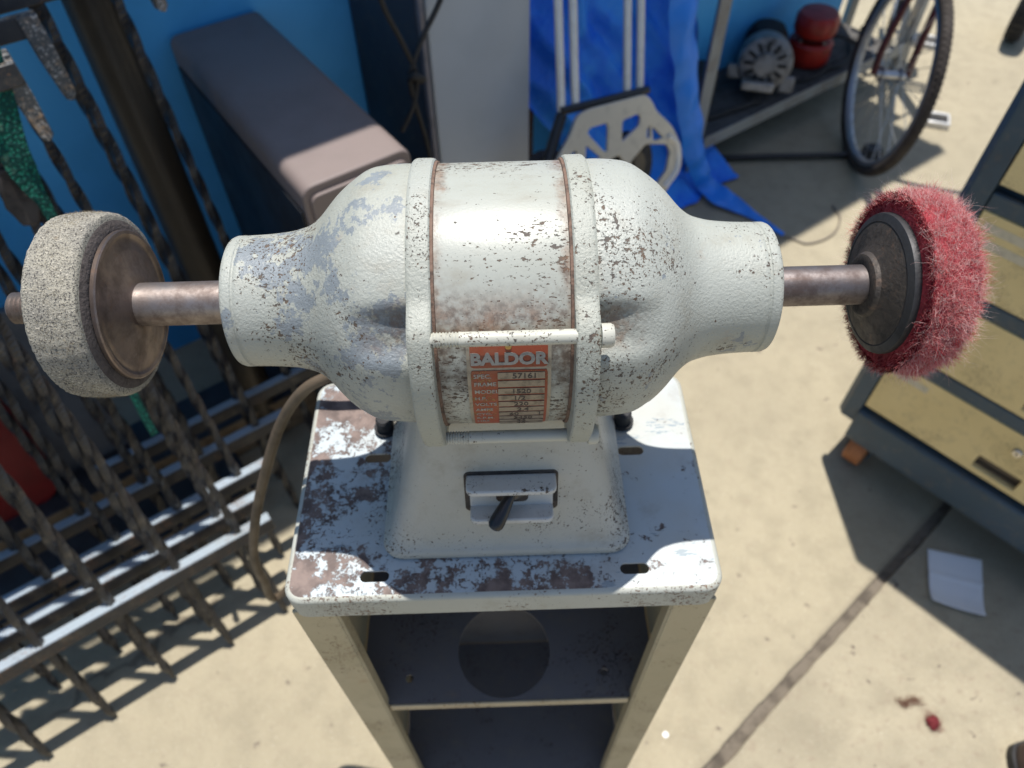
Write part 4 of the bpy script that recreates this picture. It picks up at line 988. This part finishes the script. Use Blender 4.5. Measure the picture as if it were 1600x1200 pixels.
# black rod with clamp lying at the wheel
rd0, rd1 = ground(1112, 247, .016), ground(1352, 241, .016)
rod = thing('steel_rod', 'black steel rod with a square clamp lying towards the bicycle wheel', 'rod', (rd0 + rd1) / 2)
MB().tube([rd0 - (rd1 - rd0) * .03, rd1], .0095, 12).obj('bar', M_BLACK, rod)
dd = (rd1 - rd0) / np.linalg.norm(rd1 - rd0)
MB().box(rd1 + dd * .02 + UZ * .008, (.050, .045, .038), (dd, np.cross(UZ, dd), UZ)).obj('clamp', M_RUBBER, rod, .003)

# ================================================================ bicycle
wd = np.array([.073, .9973, 0]); wa = np.array([-wd[1], wd[0], 0]); ln = -.0707
wu = UZ * math.cos(ln) + wa * math.sin(ln); wax = np.cross(wd, wu)
WR = .291; hub = np.array([1.154, 2.055, 0]) + wu * WR
bk = thing('bicycle', 'bicycle with maroon frame and slim front wheel turned by the shelf rack', 'bicycle', (1.5, 2.35, 0))
M_TYRE = simple('tyre_brown_rubber', (.050, .040, .034), .75, 0, .4, 30, .5, 160)
M_RIM = simple('dull_rim', (.30, .32, .36), .35, .6, .15, 20)
M_SPOKE = simple('spoke_steel', (.55, .55, .55), .3, .9, .1)
M_MAROON = simple('maroon_paint', (.085, .010, .018), .3, 0, .3, 20)
def make_wheel(name, hub, wd, wu, wax, R, tr, parent, nsp=32, fine=True, tread=None):
    ring = lambda r, off=0., n=96: [hub + (wd * math.cos(2 * math.pi * k / n) + wu * math.sin(2 * math.pi * k / n)) * r + wax * off for k in range(n)]
    w = MB().tube(ring(R - tr), tr, 14, closed=True).obj(name, M_TYRE, parent)
    mb = MB(); prof = [(-.011, R - 2 * tr + .002), (-.012, R - 2 * tr - .010), (0, R - 2 * tr - .016), (.012, R - 2 * tr - .010), (.011, R - 2 * tr + .002)]
    rr2 = []
    for k in range(96):
        a = 2 * math.pi * k / 96; d = wd * math.cos(a) + wu * math.sin(a); rr2.append([hub + d * r + wax * x for x, r in prof])
    n5 = len(prof); vs = [p for r in rr2 for p in r]
    mb.add(vs, [(k * n5 + i, k * n5 + i + 1, ((k + 1) % 96) * n5 + i + 1, ((k + 1) % 96) * n5 + i) for k in range(96) for i in range(n5 - 1)]).obj('rim', M_RIM, w, smooth=50)
    MB().lathe([(-.045, .005), (-.044, .011), (-.030, .012), (-.029, .022), (-.026, .022), (-.024, .013), (.024, .013), (.026, .022), (.029, .022), (.030, .012), (.044, .011), (.045, .005)], hub, wax, 20).obj('hub', M_SPOKE, w)
    for k in range(nsp):
        a = 2 * math.pi * k / nsp; sd_ = 1 if k % 2 else -1; b = a + (.55 if (k // 2) % 2 else -.55)
        p = hub + (wd * math.cos(b) + wu * math.sin(b)) * .020 + wax * .0275 * sd_; q = hub + (wd * math.cos(a) + wu * math.sin(a)) * (R - 2 * tr - .012)
        MB().tube([p, q], .0012, 5).obj('spoke', M_SPOKE, w)
    if tread:                                                # raised tread blocks, three rows
        mb = MB()
        for k in range(110):
            for off in (-.6, 0, .6):
                a = 2 * math.pi * (k + (.5 if off else 0)) / 110; d = wd * math.cos(a) + wu * math.sin(a); t = -wd * math.sin(a) + wu * math.cos(a)
                nrm_ = d * math.cos(off) + wax * math.sin(off); sdv = np.cross(nrm_, t)
                mb.box(hub + d * (R - tr) + nrm_ * (tr + .0004), (.008, .008, .0022), (t, sdv, nrm_))
        stuff(mb.obj('tread', M_TYRE, w, smooth=0))
    return w
make_wheel('front_wheel', hub, wd, wu, wax, WR, .0155, bk, tread=True)
fd = np.array([.45, .89, 0]); fd /= np.linalg.norm(fd); fs = np.array([fd[1], -fd[0], 0])
crown = hub + wu * .36 + fd * .04
for s in (-1, 1):
    MB().tube(bez([hub + wax * .05 * s, hub + wax * .05 * s + wu * .10 + wd * .015, crown + wax * .035 * s], 6), .0105, 12).obj('fork_blade', M_MAROON, bk)
MB().tube([crown + wax * .042, crown - wax * .042], .013, 12).obj('fork_crown', M_MAROON, bk)
head = crown + UZ * .14 + fd * .05
MB().tube([crown, head], .017, 14).obj('head_tube', M_MAROON, bk)
bb = np.array([1.43, 2.60, .27]); seat_t = bb - fd * (-.14) + UZ * .36; rhub = bb + fd * .40 + UZ * .02
for a, b, r, nm in ((crown + UZ * .04 + fd * .02, bb, .016, 'down_tube'), (head - UZ * .02, seat_t, .014, 'top_tube'), (bb, seat_t + UZ * .05, .015, 'seat_tube')):
    MB().tube([a, b], r, 14).obj(nm, M_MAROON, bk)
for s in (-1, 1):
    MB().tube([bb + fs * .02 * s, rhub + fs * .06 * s], .009, 10).obj('chain_stay', M_MAROON, bk)
    MB().tube([seat_t + fs * .02 * s, rhub + fs * .06 * s], .008, 10).obj('seat_stay', M_MAROON, bk)
make_wheel('rear_wheel', np.array([rhub[0], rhub[1], .291]), fd, UZ, fs, WR, .0155, bk, 24)
MB().tube(bez([head + UZ * .06, head + UZ * .09 - fs * .1, head + UZ * .10 - fs * .25 + fd * .03, head + UZ * .07 - fs * .29 + fd * .14], 6), .011, 12).tube(bez([head + UZ * .06, head + UZ * .09 + fs * .1, head + UZ * .10 + fs * .25 + fd * .03, head + UZ * .07 + fs * .29 + fd * .14], 6), .011, 12).tube([head, head + UZ * .06], .012, 12).obj('handlebar', M_SPOKE, bk)
so_ = seat_t + UZ * .12
MB().tube([seat_t, so_], .012, 12).obj('seat_post', M_SPOKE, bk)
MB().loft([[so_ - fd * (t - .12) + fs * w * math.cos(a) + UZ * (.02 + .03 * math.sin(a)) for a in np.linspace(0, 2 * math.pi, 14, endpoint=False)] for t, w in ((0, .02), (.04, .065), (.10, .07), (.16, .035), (.24, .018), (.26, .008))]).obj('saddle', M_RUBBER, bk)
MB().lathe([(.038, .03), (.038, .085), (.042, .088), (.045, .085), (.045, .03)], bb, fs, 40).obj('chainring', M_SPOKE, bk)
def pedal(pos, ax, fwd, parent, name='pedal', lab=None):
    up = np.cross(ax, fwd)
    p = MB().box(pos + fwd * .030, (.085, .012, .022), (ax, fwd, up)).box(pos - fwd * .030, (.085, .012, .022), (ax, fwd, up)).box(pos + ax * .040, (.008, .07, .020), (ax, fwd, up)).box(pos - ax * .040, (.008, .07, .020), (ax, fwd, up)).obj(name, M_ALU, parent, .003)
    MB().tube([pos - ax * .055, pos + ax * .045], .009, 12).obj('spindle', M_BLACK, p)
    return p
for s, dvv in ((1, np.array([.0, -.25, -.968])), (-1, np.array([0, .25, .968]))):
    c0 = bb + fs * .055 * s; c1 = c0 + (fd * dvv[1] + UZ * dvv[2]) * .125
    MB().tube([c0, c1], .010, 12).obj('crank', M_SPOKE, bk); pedal(c1 + fs * .06 * s, fs * s, fd, bk)
lp = ground(1462, 187, .011); lax = np.array([.93, -.36, 0]); lax /= np.linalg.norm(lax)
o = pedal(lp, lax, np.array([-lax[1], lax[0], 0]), None, 'loose_pedal'); tag(o, 'loose slotted metal pedal lying on the sunlit concrete right of the wheel', 'pedal')

# knobbly cart wheel in the top right corner
kw = ground(1566, 66)
kwheel = thing('cart_tyre', 'small black knobbly tyre standing on sunlit concrete at the upper right', 'tyre', kw)
ka = np.array([.80, -.60, 0]); kdv = np.array([.60, .80, 0]); KR = .13; kc = kw + UZ * KR + np.array([.05, .03, 0])
MB().tube([kc + (kdv * math.cos(2 * math.pi * k / 48) + UZ * math.sin(2 * math.pi * k / 48)) * (KR - .034) for k in range(48)], .033, 16, closed=True).obj('carcass', M_RUBBER, kwheel)
mb = MB()
for k in range(30):
    for off in (-.75, -.25, .25, .75):
        a = 2 * math.pi * (k + (.5 if abs(off) > .5 else 0)) / 30; d = kdv * math.cos(a) + UZ * math.sin(a); t = -kdv * math.sin(a) + UZ * math.cos(a)
        nrm_ = d * math.cos(off) + ka * math.sin(off); mb.box(kc + d * (KR - .034) + nrm_ * .0345, (.016, .012, .007), (t, np.cross(nrm_, t), nrm_))
stuff(mb.obj('tread', M_RUBBER, kwheel, smooth=0))
MB().lathe([(-.02, .01), (-.02, .062), (-.01, .066), (.01, .066), (.02, .062), (.02, .01)], kc, ka, 32).obj('rim', simple('cart_rim_paint', (.45, .43, .38), .5, 0, .3), kwheel)

print('objects', len(bpy.data.objects), 'polys', sum(len(o.data.polygons) for o in bpy.data.objects if o.type == 'MESH'))
